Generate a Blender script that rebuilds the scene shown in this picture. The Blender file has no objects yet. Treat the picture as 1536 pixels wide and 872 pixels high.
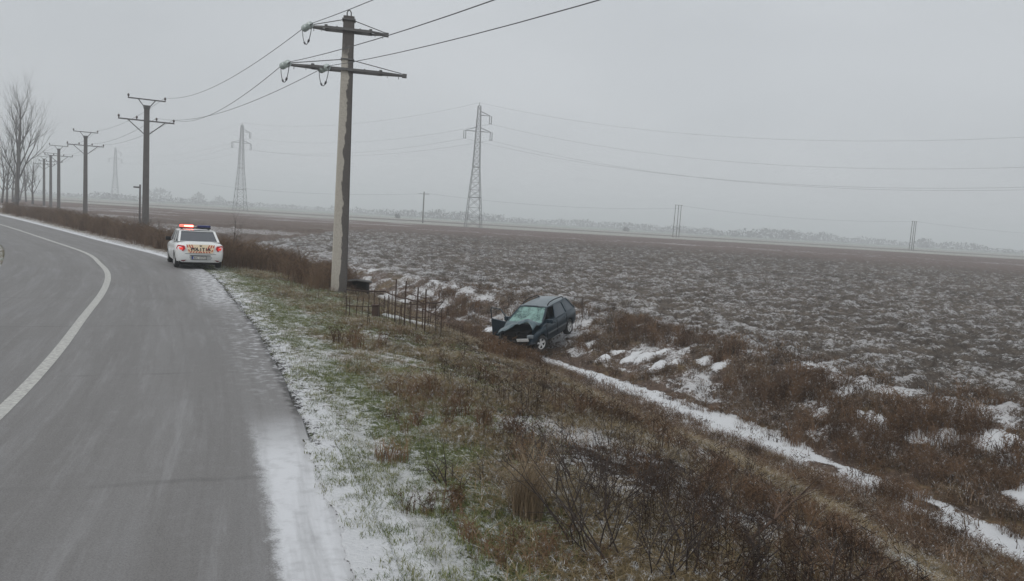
import bpy, math, random
import numpy as np
from mathutils import Vector, Matrix
random.seed(7); RNG = np.random.default_rng(11)
S = bpy.context.scene
COL = S.collection
PI = math.pi

# ------------------------------------------------------------ camera
CAM_H = 2.6
roll = math.atan(0.06); pitch = math.atan(105/1109)
fw = Vector((0, math.cos(pitch), -math.sin(pitch))); rt = Vector((1, 0, 0)); up = rt.cross(fw)
Rv = (rt*math.cos(roll) + up*math.sin(roll)); Uv = (-rt*math.sin(roll) + up*math.cos(roll))
cam_d = bpy.data.cameras.new('camera'); cam = bpy.data.objects.new('camera', cam_d); COL.objects.link(cam)
M3 = Matrix((Rv, Uv, -fw)).transposed()
cam.matrix_world = Matrix.Translation((0, 0, CAM_H)) @ M3.to_4x4()
cam_d.sensor_width = 36; cam_d.lens = 36*1109/1536; cam_d.clip_start = 0.1; cam_d.clip_end = 12000
S.camera = cam

# ------------------------------------------------------------ sky, sun, exposure
SUN_EL, SUN_AZ = math.radians(52), math.radians(-150)      # high soft sun behind an overcast, behind-left of the camera
W = bpy.data.worlds.new('World'); S.world = W; W.use_nodes = True
nt = W.node_tree; N = nt.nodes; L = nt.links; N.clear()
wo = N.new('ShaderNodeOutputWorld'); bg = N.new('ShaderNodeBackground'); bg.inputs[1].default_value = 0.1
sky = N.new('ShaderNodeTexSky'); sky.sky_type = 'NISHITA'; sky.sun_disc = False
sky.sun_elevation = SUN_EL; sky.sun_rotation = SUN_AZ
sky.dust_density = 4
tc = N.new('ShaderNodeTexCoord')
mp = N.new('ShaderNodeMapping'); mp.inputs['Scale'].default_value = (1, 1, 2.6)
nz = N.new('ShaderNodeTexNoise'); nz.inputs['Scale'].default_value = 1.6; nz.inputs['Detail'].default_value = 4; nz.inputs['Roughness'].default_value = .45
L.new(tc.outputs['Generated'], mp.inputs[0]); L.new(mp.outputs[0], nz.inputs['Vector'])
cr = N.new('ShaderNodeValToRGB')
SKY = 5.15
cr.color_ramp.elements[0].position = .3; cr.color_ramp.elements[0].color = (SKY*.88*.93, SKY*.88*.985, SKY*.88*1.03, 1)
cr.color_ramp.elements[1].position = .72; cr.color_ramp.elements[1].color = (SKY*1.10*.955, SKY*1.10*.995, SKY*1.10*1.03, 1)
L.new(nz.outputs[0], cr.inputs[0])
# an overcast sky grows brighter towards the zenith
sx = N.new('ShaderNodeSeparateXYZ'); L.new(tc.outputs['Generated'], sx.inputs[0])
mr = N.new('ShaderNodeMapRange'); mr.inputs[1].default_value = .25; mr.inputs[2].default_value = 1; mr.inputs[3].default_value = 1; mr.inputs[4].default_value = 1.7
L.new(sx.outputs[2], mr.inputs[0])
vm = N.new('ShaderNodeVectorMath'); vm.operation = 'SCALE'; L.new(cr.outputs[0], vm.inputs[0]); L.new(mr.outputs[0], vm.inputs['Scale'])
mx = N.new('ShaderNodeMixRGB'); mx.inputs[0].default_value = 0.93
L.new(sky.outputs[0], mx.inputs[1]); L.new(vm.outputs[0], mx.inputs[2]); L.new(mx.outputs[0], bg.inputs[0]); L.new(bg.outputs[0], wo.inputs[0])
sd = bpy.data.lights.new('sun', 'SUN'); sd.energy = 1.1; sd.angle = math.radians(40); sd.color = (1, .97, .94)
sun = bpy.data.objects.new('sun', sd); COL.objects.link(sun)
sdir = Vector((math.sin(SUN_AZ)*math.cos(SUN_EL), math.cos(SUN_AZ)*math.cos(SUN_EL), math.sin(SUN_EL)))
sun.rotation_euler = sdir.to_track_quat('Z', 'Y').to_euler()
S.view_settings.view_transform = 'Standard'; S.view_settings.look = 'None'; S.view_settings.exposure = 0.20; S.view_settings.gamma = 1
S.render.engine = 'CYCLES'; S.cycles.volume_bounces = 1; S.cycles.max_bounces = 6; S.cycles.transparent_max_bounces = 12

# ------------------------------------------------------------ helpers
def raydir(px, py):
    return fw + Rv*((px-768)/1109) - Uv*((py-436)/1109)
def proj(p):
    v = Vector(p) - Vector((0, 0, CAM_H)); w = v.dot(fw)
    return 768+1109*v.dot(Rv)/w, 436-1109*v.dot(Uv)/w

def tag(o, label=None, cat=None, group=None, kind=None):
    if label: o['label'] = label
    if cat: o['category'] = cat
    if group: o['group'] = group
    if kind: o['kind'] = kind
    return o
def empty(name, loc=(0, 0, 0), rot=(0, 0, 0)):
    o = bpy.data.objects.new(name, None); COL.objects.link(o); o.location = loc; o.rotation_euler = rot; o.empty_display_size = .2
    return o
def link(name, me, parent=None):
    o = bpy.data.objects.new(name, me); COL.objects.link(o)
    if parent: o.parent = parent
    return o
def copy_tree(o, parent=None):
    c = o.copy(); COL.objects.link(c)
    if parent: c.parent = parent
    for ch in list(o.children): copy_tree(ch, c)
    return c

class MB:
    def __init__(s): s.v = []; s.f = []
    def add(s, vs, fs):
        b = len(s.v); s.v += [tuple(v) for v in vs]; s.f += [tuple(b+i for i in f) for f in fs]; return s
    def box(s, c, d, rot=None, taper=1.0):
        vs = []
        for z in (-.5, .5):
            k = taper if z > 0 else 1
            for x, y in ((-.5, -.5), (.5, -.5), (.5, .5), (-.5, .5)): vs.append(Vector((x*d[0]*k, y*d[1]*k, z*d[2])))
        if rot is not None: vs = [rot @ v for v in vs]
        vs = [v+Vector(c) for v in vs]
        return s.add(vs, [(3, 2, 1, 0), (4, 5, 6, 7), (0, 1, 5, 4), (1, 2, 6, 5), (2, 3, 7, 6), (3, 0, 4, 7)])
    def tube(s, pts, rad, n=6, cap=True):
        pts = [Vector(p) for p in pts]
        if not hasattr(rad, '__len__'): rad = [rad]*len(pts)
        vs = []; prev = None
        for i, p in enumerate(pts):
            d = (pts[min(i+1, len(pts)-1)]-pts[max(i-1, 0)])
            if d.length < 1e-9: d = Vector((0, 0, 1))
            d.normalize()
            if prev is None:
                a = d.orthogonal().normalized()
            else:
                a = (prev - d*prev.dot(d))
                a = a.normalized() if a.length > 1e-6 else d.orthogonal().normalized()
            prev = a; b = d.cross(a)
            for k in range(n):
                t = 2*PI*k/n; vs.append(p + (a*math.cos(t)+b*math.sin(t))*rad[i])
        fs = []
        for i in range(len(pts)-1):
            for k in range(n):
                fs.append((i*n+k, i*n+(k+1) % n, (i+1)*n+(k+1) % n, (i+1)*n+k))
        if cap:
            fs.append(tuple(range(n-1, -1, -1))); fs.append(tuple((len(pts)-1)*n+k for k in range(n)))
        return s.add(vs, fs)
    def bar(s, a, b, w=.05, n=4): return s.tube([a, b], w/2*1.2, n)
    def lathe(s, prof, c, axis=(1, 0, 0), n=20):
        ax = Vector(axis).normalized(); a = ax.orthogonal().normalized(); b = ax.cross(a); vs = []
        for (h, r) in prof:
            for k in range(n):
                t = 2*PI*k/n; vs.append(Vector(c)+ax*h+(a*math.cos(t)+b*math.sin(t))*r)
        fs = [(i*n+k, i*n+(k+1) % n, (i+1)*n+(k+1) % n, (i+1)*n+k) for i in range(len(prof)-1) for k in range(n)]
        return s.add(vs, fs)
    def build(s, name, mat, parent=None, smooth=False, bevel=0, kind=None):
        me = bpy.data.meshes.new(name); me.from_pydata(s.v, [], s.f); me.update()
        if mat: me.materials.append(mat)
        if smooth:
            me.polygons.foreach_set('use_smooth', [True]*len(me.polygons))
        o = link(name, me, parent)
        if bevel:
            m = o.modifiers.new('bevel', 'BEVEL'); m.width = bevel; m.segments = 2; m.limit_method = 'ANGLE'; m.angle_limit = math.radians(35)
        if kind: o['kind'] = kind
        return o

def mat(name, col, rough=.6, metal=0, noise=None, emis=None, trans=0, coat=0, spec=None, bump=None):
    """procedural principled material; noise=(scale, second colour, contrast) mixes two colours by object-space noise"""
    m = bpy.data.materials.new(name); m.use_nodes = True; nt = m.node_tree; p = nt.nodes['Principled BSDF']
    p.inputs['Base Color'].default_value = (*col, 1); p.inputs['Roughness'].default_value = rough; p.inputs['Metallic'].default_value = metal
    if spec is not None: p.inputs['Specular IOR Level'].default_value = spec
    if coat: p.inputs['Coat Weight'].default_value = coat
    if trans: p.inputs['Transmission Weight'].default_value = trans
    tcn = nt.nodes.new('ShaderNodeTexCoord')
    if noise:
        n = nt.nodes.new('ShaderNodeTexNoise'); n.inputs['Scale'].default_value = noise[0]; n.inputs['Detail'].default_value = 6; n.inputs['Roughness'].default_value = .65
        nt.links.new(tcn.outputs['Object'], n.inputs['Vector'])
        r = nt.nodes.new('ShaderNodeMapRange'); h = .5/max(noise[2], .01)*.35
        r.inputs[1].default_value = .5-h; r.inputs[2].default_value = .5+h; nt.links.new(n.outputs[0], r.inputs[0])
        x = nt.nodes.new('ShaderNodeMixRGB'); x.inputs[1].default_value = (*col, 1); x.inputs[2].default_value = (*noise[1], 1)
        nt.links.new(r.outputs[0], x.inputs[0]); nt.links.new(x.outputs[0], p.inputs['Base Color'])
        if bump:
            b = nt.nodes.new('ShaderNodeBump'); b.inputs['Strength'].default_value = bump; b.inputs['Distance'].default_value = .02
            nt.links.new(n.outputs[0], b.inputs['Height']); nt.links.new(b.outputs[0], p.inputs['Normal'])
    if emis:
        p.inputs['Emission Color'].default_value = (*emis[0], 1); p.inputs['Emission Strength'].default_value = emis[1]
    return m

# ------------------------------------------------------------ numpy noise
_T = RNG.random((256, 256)).astype(np.float32)
def vnoise(x, y):
    ix = np.floor(x).astype(np.int64); iy = np.floor(y).astype(np.int64); fx = x-ix; fy = y-iy
    fx = fx*fx*(3-2*fx); fy = fy*fy*(3-2*fy)
    a = _T[ix & 255, iy & 255]; b = _T[(ix+1) & 255, iy & 255]; c = _T[ix & 255, (iy+1) & 255]; d = _T[(ix+1) & 255, (iy+1) & 255]
    return (a*(1-fx)+b*fx)*(1-fy)+(c*(1-fx)+d*fx)*fy
def fbm(x, y, o=4, g=.5):
    s = 0; a = 1; t = 0
    for i in range(o):
        s = s+a*vnoise(x*2**i+17.3*i, y*2**i+9.1*i); t += a; a *= g
    return s/t
def cells(x, y, jit=.85):
    """bumpy clods: returns 1-distance to nearest jittered point and that cell's random value"""
    ix = np.floor(x).astype(np.int64); iy = np.floor(y).astype(np.int64)
    best = np.full(x.shape, 9.); rnd = np.zeros(x.shape)
    for dx in (-1, 0, 1):
        for dy in (-1, 0, 1):
            jx = ix+dx; jy = iy+dy
            r1 = _T[jx & 255, jy & 255]; r2 = _T[(jx+91) & 255, (jy+37) & 255]; r3 = _T[(jx+11) & 255, (jy+133) & 255]
            d = np.hypot(jx+.5+(r1-.5)*jit-x, jy+.5+(r2-.5)*jit-y)/(0.6+.6*r3)
            k = d < best; best = np.where(k, d, best); rnd = np.where(k, r3, rnd)
    return 1-np.clip(best, 0, 1), rnd
def ss(a, b, x):
    t = np.clip((x-a)/(b-a), 0, 1); return t*t*(3-2*t)

# ------------------------------------------------------------ plan of the place
def smooth_line(p, n=4):
    p = np.array(p, float); t = np.arange(len(p)); out = []
    for i in range(len(p)-1):
        p0 = p[max(i-1, 0)]; p1 = p[i]; p2 = p[i+1]; p3 = p[min(i+2, len(p)-1)]
        for k in range(n):
            u = k/n
            out.append(.5*((2*p1)+(-p0+p2)*u+(2*p0-5*p1+4*p2-p3)*u*u+(-p0+3*p1-3*p2+p3)*u**3))
    out.append(p[-1]); return np.array(out)
EDGE = smooth_line([(4.2, -60), (3.1, -30), (2.0, -12), (0.75, 0), (-.81, 4.76), (-1.5, 6.56), (-2.39, 8.64), (-3.58, 11.45), (-4.58, 13.74), (-6.29, 17.4), (-7.91, 20.64), (-9.84, 24.6), (-12.4, 29.2), (-16.39, 34.7), (-23.2, 42.38), (-34.49, 55.49), (-50.5, 73.8), (-70, 95), (-98, 122), (-150, 165), (-240, 225)])
CENT = smooth_line([(.7, -60), (-.4, -30), (-1.4, -12), (-3.0, 0), (-4.55, 4.8), (-5.91, 8.47), (-7.32, 11.78), (-9.02, 15.44), (-11.2, 20.14), (-13.5, 24.55), (-15.9, 28.34), (-19.27, 33.2), (-25.3, 40.25), (-36.4, 53), (-53, 71.5), (-72.5, 92.5), (-100.6, 119), (-152.5, 161.5), (-242, 221)])
LEFT = smooth_line([(-3.3, -60), (-4.4, -30), (-5.4, -12), (-7.3, 0), (-9.1, 5.5), (-10.6, 10), (-12.2, 14), (-14.2, 18.6), (-16.9, 24.1), (-20.3, 29.4), (-24.3, 35), (-32.2, 44.6), (-42, 56), (-56, 69), (-75.5, 89.5), (-103.5, 116), (-155, 158.5), (-244, 217.5)])
DITCH = smooth_line([(13, -60), (12.5, -30), (11.5, -10), (10.2, 4), (9.5, 11), (8.95, 14.0), (8.15, 16.05), (7.21, 17.6), (6.0, 20.14), (4.65, 22.88), (3.25, 25.42), (1.52, 28.6), (-1.6, 34), (-7.5, 42), (-16, 52), (-30, 67), (-47, 85), (-66, 105), (-94, 133), (-145, 178), (-232, 240)])
def dist_line(x, y, P, signed=False):
    best = np.full(x.shape, 1e18); sg = np.ones(x.shape); 
    for i in range(len(P)-1):
        ax, ay = P[i]; bx, by = P[i+1]; dx, dy = bx-ax, by-ay; l2 = dx*dx+dy*dy
        t = np.clip(((x-ax)*dx+(y-ay)*dy)/l2, 0, 1)
        ex = x-(ax+t*dx); ey = y-(ay+t*dy); d = ex*ex+ey*ey
        k = d < best; best = np.where(k, d, best)
        if signed: sg = np.where(k, np.sign(dy*(x-ax)-dx*(y-ay)), sg)
    d = np.sqrt(best); return d*sg if signed else d
_pf_t = np.array([0, .03, .10, .25, .40, .55, .75, .90, .965, 1.0])
_pf_h = np.array([-.035, -.05, -.07, -.18, -.40, -.88, -1.85, -2.5, -2.74, -2.78])
def terrain(x, y):
    """height and fields at points"""
    x = np.asarray(x, float); y = np.asarray(y, float)
    r = dist_line(x, y, EDGE, True); dl = dist_line(x, y, LEFT, True)
    dd = dist_line(x, y, DITCH, True)
    far = np.hypot(x, y)
    shallow = ss(45, 120, far)                      # the ditch flattens out beyond the bend
    w = fbm(x*.35, y*.35, 3)-.5
    ad = np.clip(np.abs(dd)-1.15*ss(34, 26, y), 0, None); t = np.where(dd < 0, np.clip(r, 0, None)/(np.clip(r, 0, None)+ad+1e-6), 1.0)
    near = np.interp(t, _pf_t, _pf_h)
    fld = -1.62 + 1.35*ss(15, 240, dd)
    wb = dd + w*1.6
    bank = -2.78 + (fld+2.78)*ss(1.1, 5.2, wb)
    z = np.where(dd < 0, near, bank)+np.where((dd < 0) & (r < 1.5), .03*ss(8.5, 7, y), 0)
    z = z*(1-.72*shallow*(z < -.1)*ss(240, 20, dd))
    # bumps on slopes
    n1 = fbm(x*.9+3, y*.9, 4)-.5
    amp = np.where(dd < 0, .22*ss(.15, .5, t)*(1-ss(.93, 1, t)), .38*ss(.6, 2.5, dd)*ss(14, 4, dd)+.10*ss(4, 14, dd))
    z = z + n1*amp*np.where(far > 200, .4, 1)
    # hummocks of the far bank
    hw1 = (fbm(x*1.7, y*1.7, 3)-.5)*1.5; c, rn = cells((x*.85+y*.5)*.8+5+hw1, (y*.85-x*.5)*1.5+hw1)
    z = z + np.where(dd > 0, c*.22*ss(.8, 1.6, dd)*ss(6.5, 4, dd), 0)
    fr = ss(4.0, 6.5, dd)
    # tussocky small relief
    n2 = fbm(x*5, y*5, 2)-.5
    z = z + n2*np.where(r > .25, .06, 0)*ss(60, 25, far)*(1-fr)*np.where((dd > -.45) & (dd < .5), .4, 1)
    # ploughed clods
    ca, sa = math.cos(.5), math.sin(.5); u = x*ca+y*sa; v = -x*sa+y*ca
    wx = (fbm(u*.8, v*.8, 2)-.5)*1.2; wy = (fbm(u*.8+40, v*.8, 2)-.5)*1.2
    c1, r1 = cells(u*.85+wx, v*1.35+wy)
    c2, r2 = cells(u*3.1+7+wx, v*4.3+wy)
    fur = .5+.5*np.sin((v+wy*.5)*2*PI/1.1)
    clod = (c1*.30*(.4+r1)+c2*.12+fur*.11-.18)
    z = z+clod*fr*(1-.8*ss(70, 230, far))
    # the left side of the road
    lz = -.04-.25*ss(.8, 5, -dl)+n1*.12*ss(.5, 3, -dl)
    z = np.where(dl < 0, lz*np.where(far > 100, 1, 1), z)
    onroad = (r < 0) & (dl > 0)
    z = np.where(onroad, -.09, z)
    # the asphalt lies a hand's breadth proud of the soil at its edge
    dep = .012+.073*ss(7.2, 8.6, y); z = np.where((r >= -.02) & (r < .14) & (dl > 0), -dep+(z+dep)*np.clip(r/.14, 0, 1), z)
    lip = (y < 8.2+.5*(n1)) & (y > -30) & (r > -.16*fbm(x*6, y*6, 3)) & (r < .25) & (dl > 0)
    z = np.where(lip, .007+.03*np.abs(n2), z)
    return z, dict(r=r, dl=dl, dd=dd, t=t, far=far, n1=n1, c1=c1, c2=c2, r1=r1, rn=rn, c=c, fr=fr, onroad=onroad)
def hz(x, y):
    z, _ = terrain(np.array([x]), np.array([y])); return float(z[0])
def pix(px, py, dz=0.0):
    """point of the ground under a photograph pixel"""
    d = raydir(px, py); t = np.exp(np.linspace(math.log(3), math.log(900), 1500)); x = d.x*t; y = d.y*t; z = CAM_H+d.z*t
    g, _ = terrain(x, y); k = np.argmax(z < g+dz)
    if not (z < g+dz).any(): k = len(t)-1
    return Vector((x[k], y[k], g[k]))

# ------------------------------------------------------------ ground sheet
def axis_theta():
    a = np.radians(np.linspace(-43, 41, 780)); b = np.radians(np.linspace(41, 317, 100))[1:-1]
    return np.concatenate([a, b])
TH = axis_theta()
RR = np.concatenate([[0.02, .5, 1, 1.5], np.exp(np.linspace(math.log(2), math.log(110), 900)), np.exp(np.linspace(math.log(110), math.log(3500), 130))[1:]])
gx = RR[:, None]*np.sin(TH)[None]; gy = RR[:, None]*np.cos(TH)[None]
gz, G = terrain(gx, gy)
GZ = gz; nr, na = gx.shape
dd, r, t, far, dl = G['dd'], G['r'], G['t'], G['far'], G['dl']
lo = fbm(gx*.22, gy*.22, 4); mi = fbm(gx*1.1+30, gy*1.1, 4); hi = fbm(gx*4.5, gy*4.5+11, 3)
streak = fbm(gx*.05+gy*.02, gy*.35, 3)
def C(*c): return np.array(c)[None, None, :]
def mixc(a, b, k): return a*(1-k[..., None])+b*k[..., None]
green = C(.085, .100, .042); olive = C(.085, .072, .035); tan = C(.125, .090, .052); redbr = C(.085, .052, .034); litter = C(.036, .025, .018); soil = C(.062, .052, .048); gravel = C(.05, .046, .043)
col = mixc(tan, olive, ss(.35, .55, mi))
glim = np.interp(far, [5, 9, 14, 22], [1.3, 2.0, 3.6, 4.6]); col = mixc(col, mixc(green, tan, ss(.35, .6, lo))*1.05, ss(.56, .64, t)*ss(.86, .8, t)*(dd < 0)*.7); gmask = ss(.3, .9, r)*ss(glim+1.0, glim-.6, r)*ss(.38, .52, lo*.45+mi*.55+.06)
col = mixc(col, green, np.clip(gmask*1.0, 0, 1))
col = mixc(col, litter, ss(.36, .5, mi)*ss(.18, .30, t)*ss(.58, .46, t)*ss(20, 9, far)*.95)
col = mixc(col, redbr, ss(.82, .93, t)*(dd < 0)*.85)
bankc = mixc(mixc(C(.10, .072, .056), tan, ss(.45, .65, mi)), litter, ss(.5, .7, hi)*.6)
fieldc = mixc(C(.056, .047, .040), C(.098, .081, .066), ss(.25, .75, .4*lo+.6*hi))
fieldc = mixc(fieldc, C(.108, .077, .066), ss(95, 165, far+40*(streak-.5))*.9)
right = np.where(dd > 0, 1., 0.)
col = mixc(col, bankc, right); col = mixc(col, fieldc, right*ss(3.5, 6.5, dd+3*(mi-.5)))
# beyond the bend (left) rough brown ground
col = mixc(col, mixc(redbr, tan, ss(.4, .6, mi)), ss(30, 42, far)*(r > .5)*(dd < 0)*.9)
# left of road
col = mixc(col, mixc(tan, green*.9, ss(.4, .6, mi)), (dl < 0)*1.)
col = mixc(col, gravel, ss(.45, .2, r+.25*(hi-.5))*(r > -.2)*1.)
_nearedge = (np.abs(r) < .30)*ss(8.6, 7.6, gy)*(gy > -30)
# distant strips of field
yy = gy*1.0+ (fbm(gx*.004+5, gy*.004, 2)-.5)*60
def band(a, b, s=10): return ss(a-s, a+s, yy)*ss(b+s, b-s, yy)
frost = C(.30, .31, .28); dgreen = C(.10, .13, .085); dark = C(.075, .06, .055)
rightfar = (gx > -200)*1.
for a, b, c, k in ((265, 345, frost, .8), (345, 395, dark, .9), (395, 520, frost, .75), (520, 545, dark, .8), (545, 640, C(.25, .30, .26), .9), (640, 700, dgreen, .9), (700, 820, C(.28, .31, .29), .9), (820, 5000, dgreen, .9)):
    col = mixc(col, c, band(a, b, 8)*k*(far > 150))
# left background: snowy open land seen between the poles
lb = (gx < -25)*1.*(dd > 4)*(far > 70)*(far < 260)
col = mixc(col, C(.11, .08, .065), lb*.6)
snow = np.full(col.shape[:2], -.25)
verge = ss(-.1, .2, r)*ss(1.5, .45, r+.9*(mi-.5))
snow = np.maximum(snow, -.2+.72*verge*(.7+.5*ss(12, 6, far)))
snow = np.maximum(snow, np.where((dd < 0) & (r > 0), -.16+.30*ss(.45, .68, mi)+.22*ss(.52, .66, lo)-.18*ss(.80, .92, t), -9))
snow = np.maximum(snow, np.where((dd < 0) & (r > 0), +.02+.42*ss(30, 9, far)*ss(.42, .58, fbm(gx*.8+9, gy*.8, 3)), -9))
snow = np.maximum(snow, -.25+.95*_nearedge)
snow = np.maximum(snow, np.where((dd < 0) & (r > 0), -.2+.55*ss(.56, .66, t+.15*(mi-.5))*ss(.86, .78, t)*ss(.3, .55, fbm(gx*.9+33, gy*.9, 3)), -9))
snow = np.maximum(snow, np.where((dd < 0) & (r > 0), -.2+.72*ss(.2, .28, t)*ss(.52, .44, t)*ss(.46, .58, fbm(gx*1.3+3, gy*1.3+8, 3))*ss(22, 12, far), -9))
# ditch bottom ribbon of clean snow
wn = fbm(gx*.55+2, gy*.55, 3)
gap = np.clip(ss(.6, .3, np.hypot(gx-7.55, gy-17.1))+ss(.5, .25, np.hypot(gx-8.75, gy-14.9)), 0, 1)
halfw = np.interp(gy, [9, 11.5, 13, 14.6, 16, 17.2, 19, 22, 25, 28, 31], [1.0, .9, .8, .55, .7, .55, .9, .9, .72, .42, .2])*(.75+.9*wn)+.30*(hi-.5)+.30*(mi-.5)
rib = ss(halfw+.18, halfw-.06, np.abs(dd+.05+.35*(wn-.5)))*ss(31.5, 29.5, gy)
snow = np.where((np.abs(dd) < 1.6) & (gx > -1), np.maximum(snow, -.25+1.12*rib*(1-gap)), snow)
# bank: snow on the hummock tops
snow = np.where((dd >= 1.3), -.02+.45*ss(.6, .85, G['rn'])*ss(.35, .75, G['c'])*ss(1.3, 2.2, dd)*ss(7.5, 5, dd)+.34*ss(.42, .62, fbm(gx*1.4, gy*1.4+50, 3)), snow)
# field: strong near the ditch, thinning with distance
fsn = -.16+.05*(lo-.5)*2-.22*ss(50, 170, far)+.16*ss(13, 5, dd)
fsn = fsn+.10*ss(-2, -18, gx)*ss(25, 45, far)*ss(150, 70, far)
hgt = np.clip(G['c1']*.8+G['c2']*.4, 0, 1)
fsn = fsn + 1.1*(hgt-.55) + .14*(G['r1']-.5)
kf = ss(4.2, 6.0, dd+1.5*(mi-.5))
snow = np.where(dd > 0, snow*(1-kf)+fsn*kf, snow)
snow = np.where((yy > 160) & (yy < 182) & (streak > .55) & (dd > 0), .22, snow)
snow = np.where(far > 260, -.3, snow)
snow = np.where(lb > 0, -.22+.45*ss(.5, .68, fbm(gx*.06, gy*.09+4, 3)), snow)
snow = np.where(dl < 0, -.12+.2*ss(1.6, .3, -dl)+.2*ss(.5, .7, mi), snow)
snow = np.where((dl < 0) & (far > 120), .1+.3*ss(.4, .6, lo), snow)
PILL = [(905, 538, .55, .2), (925, 531, .6, .22), (945, 540, .7, .25), (966, 534, .8, .28), (990, 549, .75, .25), (1012, 546, .7, .2), (992, 531, .55, .18), (1057, 545, .5, .25), (1080, 549, .7, .28), (885, 519, .4, .18), (1262, 592, .7, .25), (1205, 580, .3, .2), (1228, 620, .6, .18), (1305, 632, .55, .4), (1362, 636, .5, .3), (1372, 655, .35, .22), (1410, 664, .3, .2), (1485, 668, .8, .45), (1530, 675, .5, .4), (738, 497, .9, .3), (1300, 780, .3, .12), (1530, 745, .5, .3), (620, 485, .9, .3), (645, 492, .7, .25), (590, 478, .5, .2), (850, 448, .7, .25)]
PP = [(pix(a, b_), c_*.68, d_*.85) for a, b_, c_, d_ in PILL]
pil = np.zeros(gx.shape)
for c0, ra, rb_ in PP:
    k_ = (np.abs(gx-c0.x) < 2) & (np.abs(gy-c0.y) < 3); xx_ = gx[k_]-c0.x; yy_ = gy[k_]-c0.y
    e_ = ((xx_*.93+yy_*.36)/ra)**2+((-xx_*.36+yy_*.93)/(rb_*1.5))**2 + 1.3*(fbm(gx[k_]*3, gy[k_]*3, 3)-.5)
    pil[k_] = np.maximum(pil[k_], ss(1.1, .5, e_))
gz = gz+pil*.07; snow = np.maximum(snow, -.3+1.25*pil)
me = bpy.data.meshes.new('ground')
co = np.stack([gx, gy, gz], -1).reshape(-1, 3).astype(np.float32)
ii = np.arange(nr-1)[:, None]*na; jj = np.arange(na)[None]; j2 = (jj+1) % na
quads = np.stack([ii+jj, ii+j2, ii+na+j2, ii+na+jj], -1).reshape(-1, 4)[:, ::-1].astype(np.int32)
me.vertices.add(len(co)); me.vertices.foreach_set('co', co.ravel())
me.loops.add(quads.size); me.loops.foreach_set('vertex_index', quads.ravel())
me.polygons.add(len(quads)); me.polygons.foreach_set('loop_start', np.arange(0, quads.size, 4, dtype=np.int32)); me.polygons.foreach_set('loop_total', np.full(len(quads), 4, np.int32))
me.update(calc_edges=True)
me.polygons.foreach_set('use_smooth', np.ones(len(quads), bool))
ca_ = me.attributes.new('ground_colour', 'FLOAT_COLOR', 'POINT'); ca_.data.foreach_set('color', np.concatenate([col, np.ones(col.shape[:2]+(1,))], -1).astype(np.float32).ravel())
sa_ = me.attributes.new('snow_cover', 'FLOAT', 'POINT'); sa_.data.foreach_set('value', snow.astype(np.float32).ravel())

dep_ = 1-.50*(dd > 0)*ss(4, 6, dd)-.22*((dd < -1.2) & (r > .5))-.25*(np.abs(dd-2.8) < 1.8)*(1-pil)
sb_ = me.attributes.new('snow_depth', 'FLOAT', 'POINT'); sb_.data.foreach_set('value', np.clip(dep_, .3, 1).astype(np.float32).ravel())
gm = bpy.data.materials.new('frosted_ground'); gm.use_nodes = True; nt = gm.node_tree; N = nt.nodes; L = nt.links; P = N['Principled BSDF']
P.inputs['Roughness'].default_value = .95; P.inputs['Specular IOR Level'].default_value = .15
a1 = N.new('ShaderNodeAttribute'); a1.attribute_name = 'ground_colour'; a2 = N.new('ShaderNodeAttribute'); a2.attribute_name = 'snow_cover'
tcn = N.new('ShaderNodeTexCoord')
def noise_node(scale, detail=5, rough=.6, vec=None):
    n = N.new('ShaderNodeTexNoise'); n.inputs['Scale'].default_value = scale; n.inputs['Detail'].default_value = detail; n.inputs['Roughness'].default_value = rough
    L.new(vec or tcn.outputs['Object'], n.inputs['Vector']); return n.outputs[0]
def math_node(op, a, b=None, c=None):
    n = N.new('ShaderNodeMath'); n.operation = op
    for i, q in enumerate((a, b, c)):
        if q is None: continue
        if isinstance(q, (int, float)): n.inputs[i].default_value = q
        else: L.new(q, n.inputs[i])
    return n.outputs[0]
def smap0(v, a, b, lo, hi_):
    n = N.new('ShaderNodeMapRange'); n.inputs[1].default_value = a; n.inputs[2].default_value = b; n.inputs[3].default_value = lo; n.inputs[4].default_value = hi_
    L.new(v, n.inputs[0]); return n.outputs[0]
nA = noise_node(9, 6, .72); nB = noise_node(38, 4, .7); nC = noise_node(2.2, 4, .6)
geo = N.new('ShaderNodeNewGeometry'); sp = N.new('ShaderNodeSeparateXYZ'); L.new(geo.outputs['Normal'], sp.inputs[0])
k = math_node('ADD', a2.outputs['Fac'], math_node('MULTIPLY', math_node('SUBTRACT', nA, .5), 2.3))
k = math_node('ADD', k, math_node('MULTIPLY', math_node('SUBTRACT', nB, .5), 1.5))
k = math_node('ADD', k, math_node('MULTIPLY', math_node('SUBTRACT', sp.outputs[2], .93), .9))
mrs = N.new('ShaderNodeMapRange'); mrs.interpolation_type = 'SMOOTHSTEP'; mrs.inputs[1].default_value = .12; mrs.inputs[2].default_value = .42
L.new(k, mrs.inputs[0])
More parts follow.
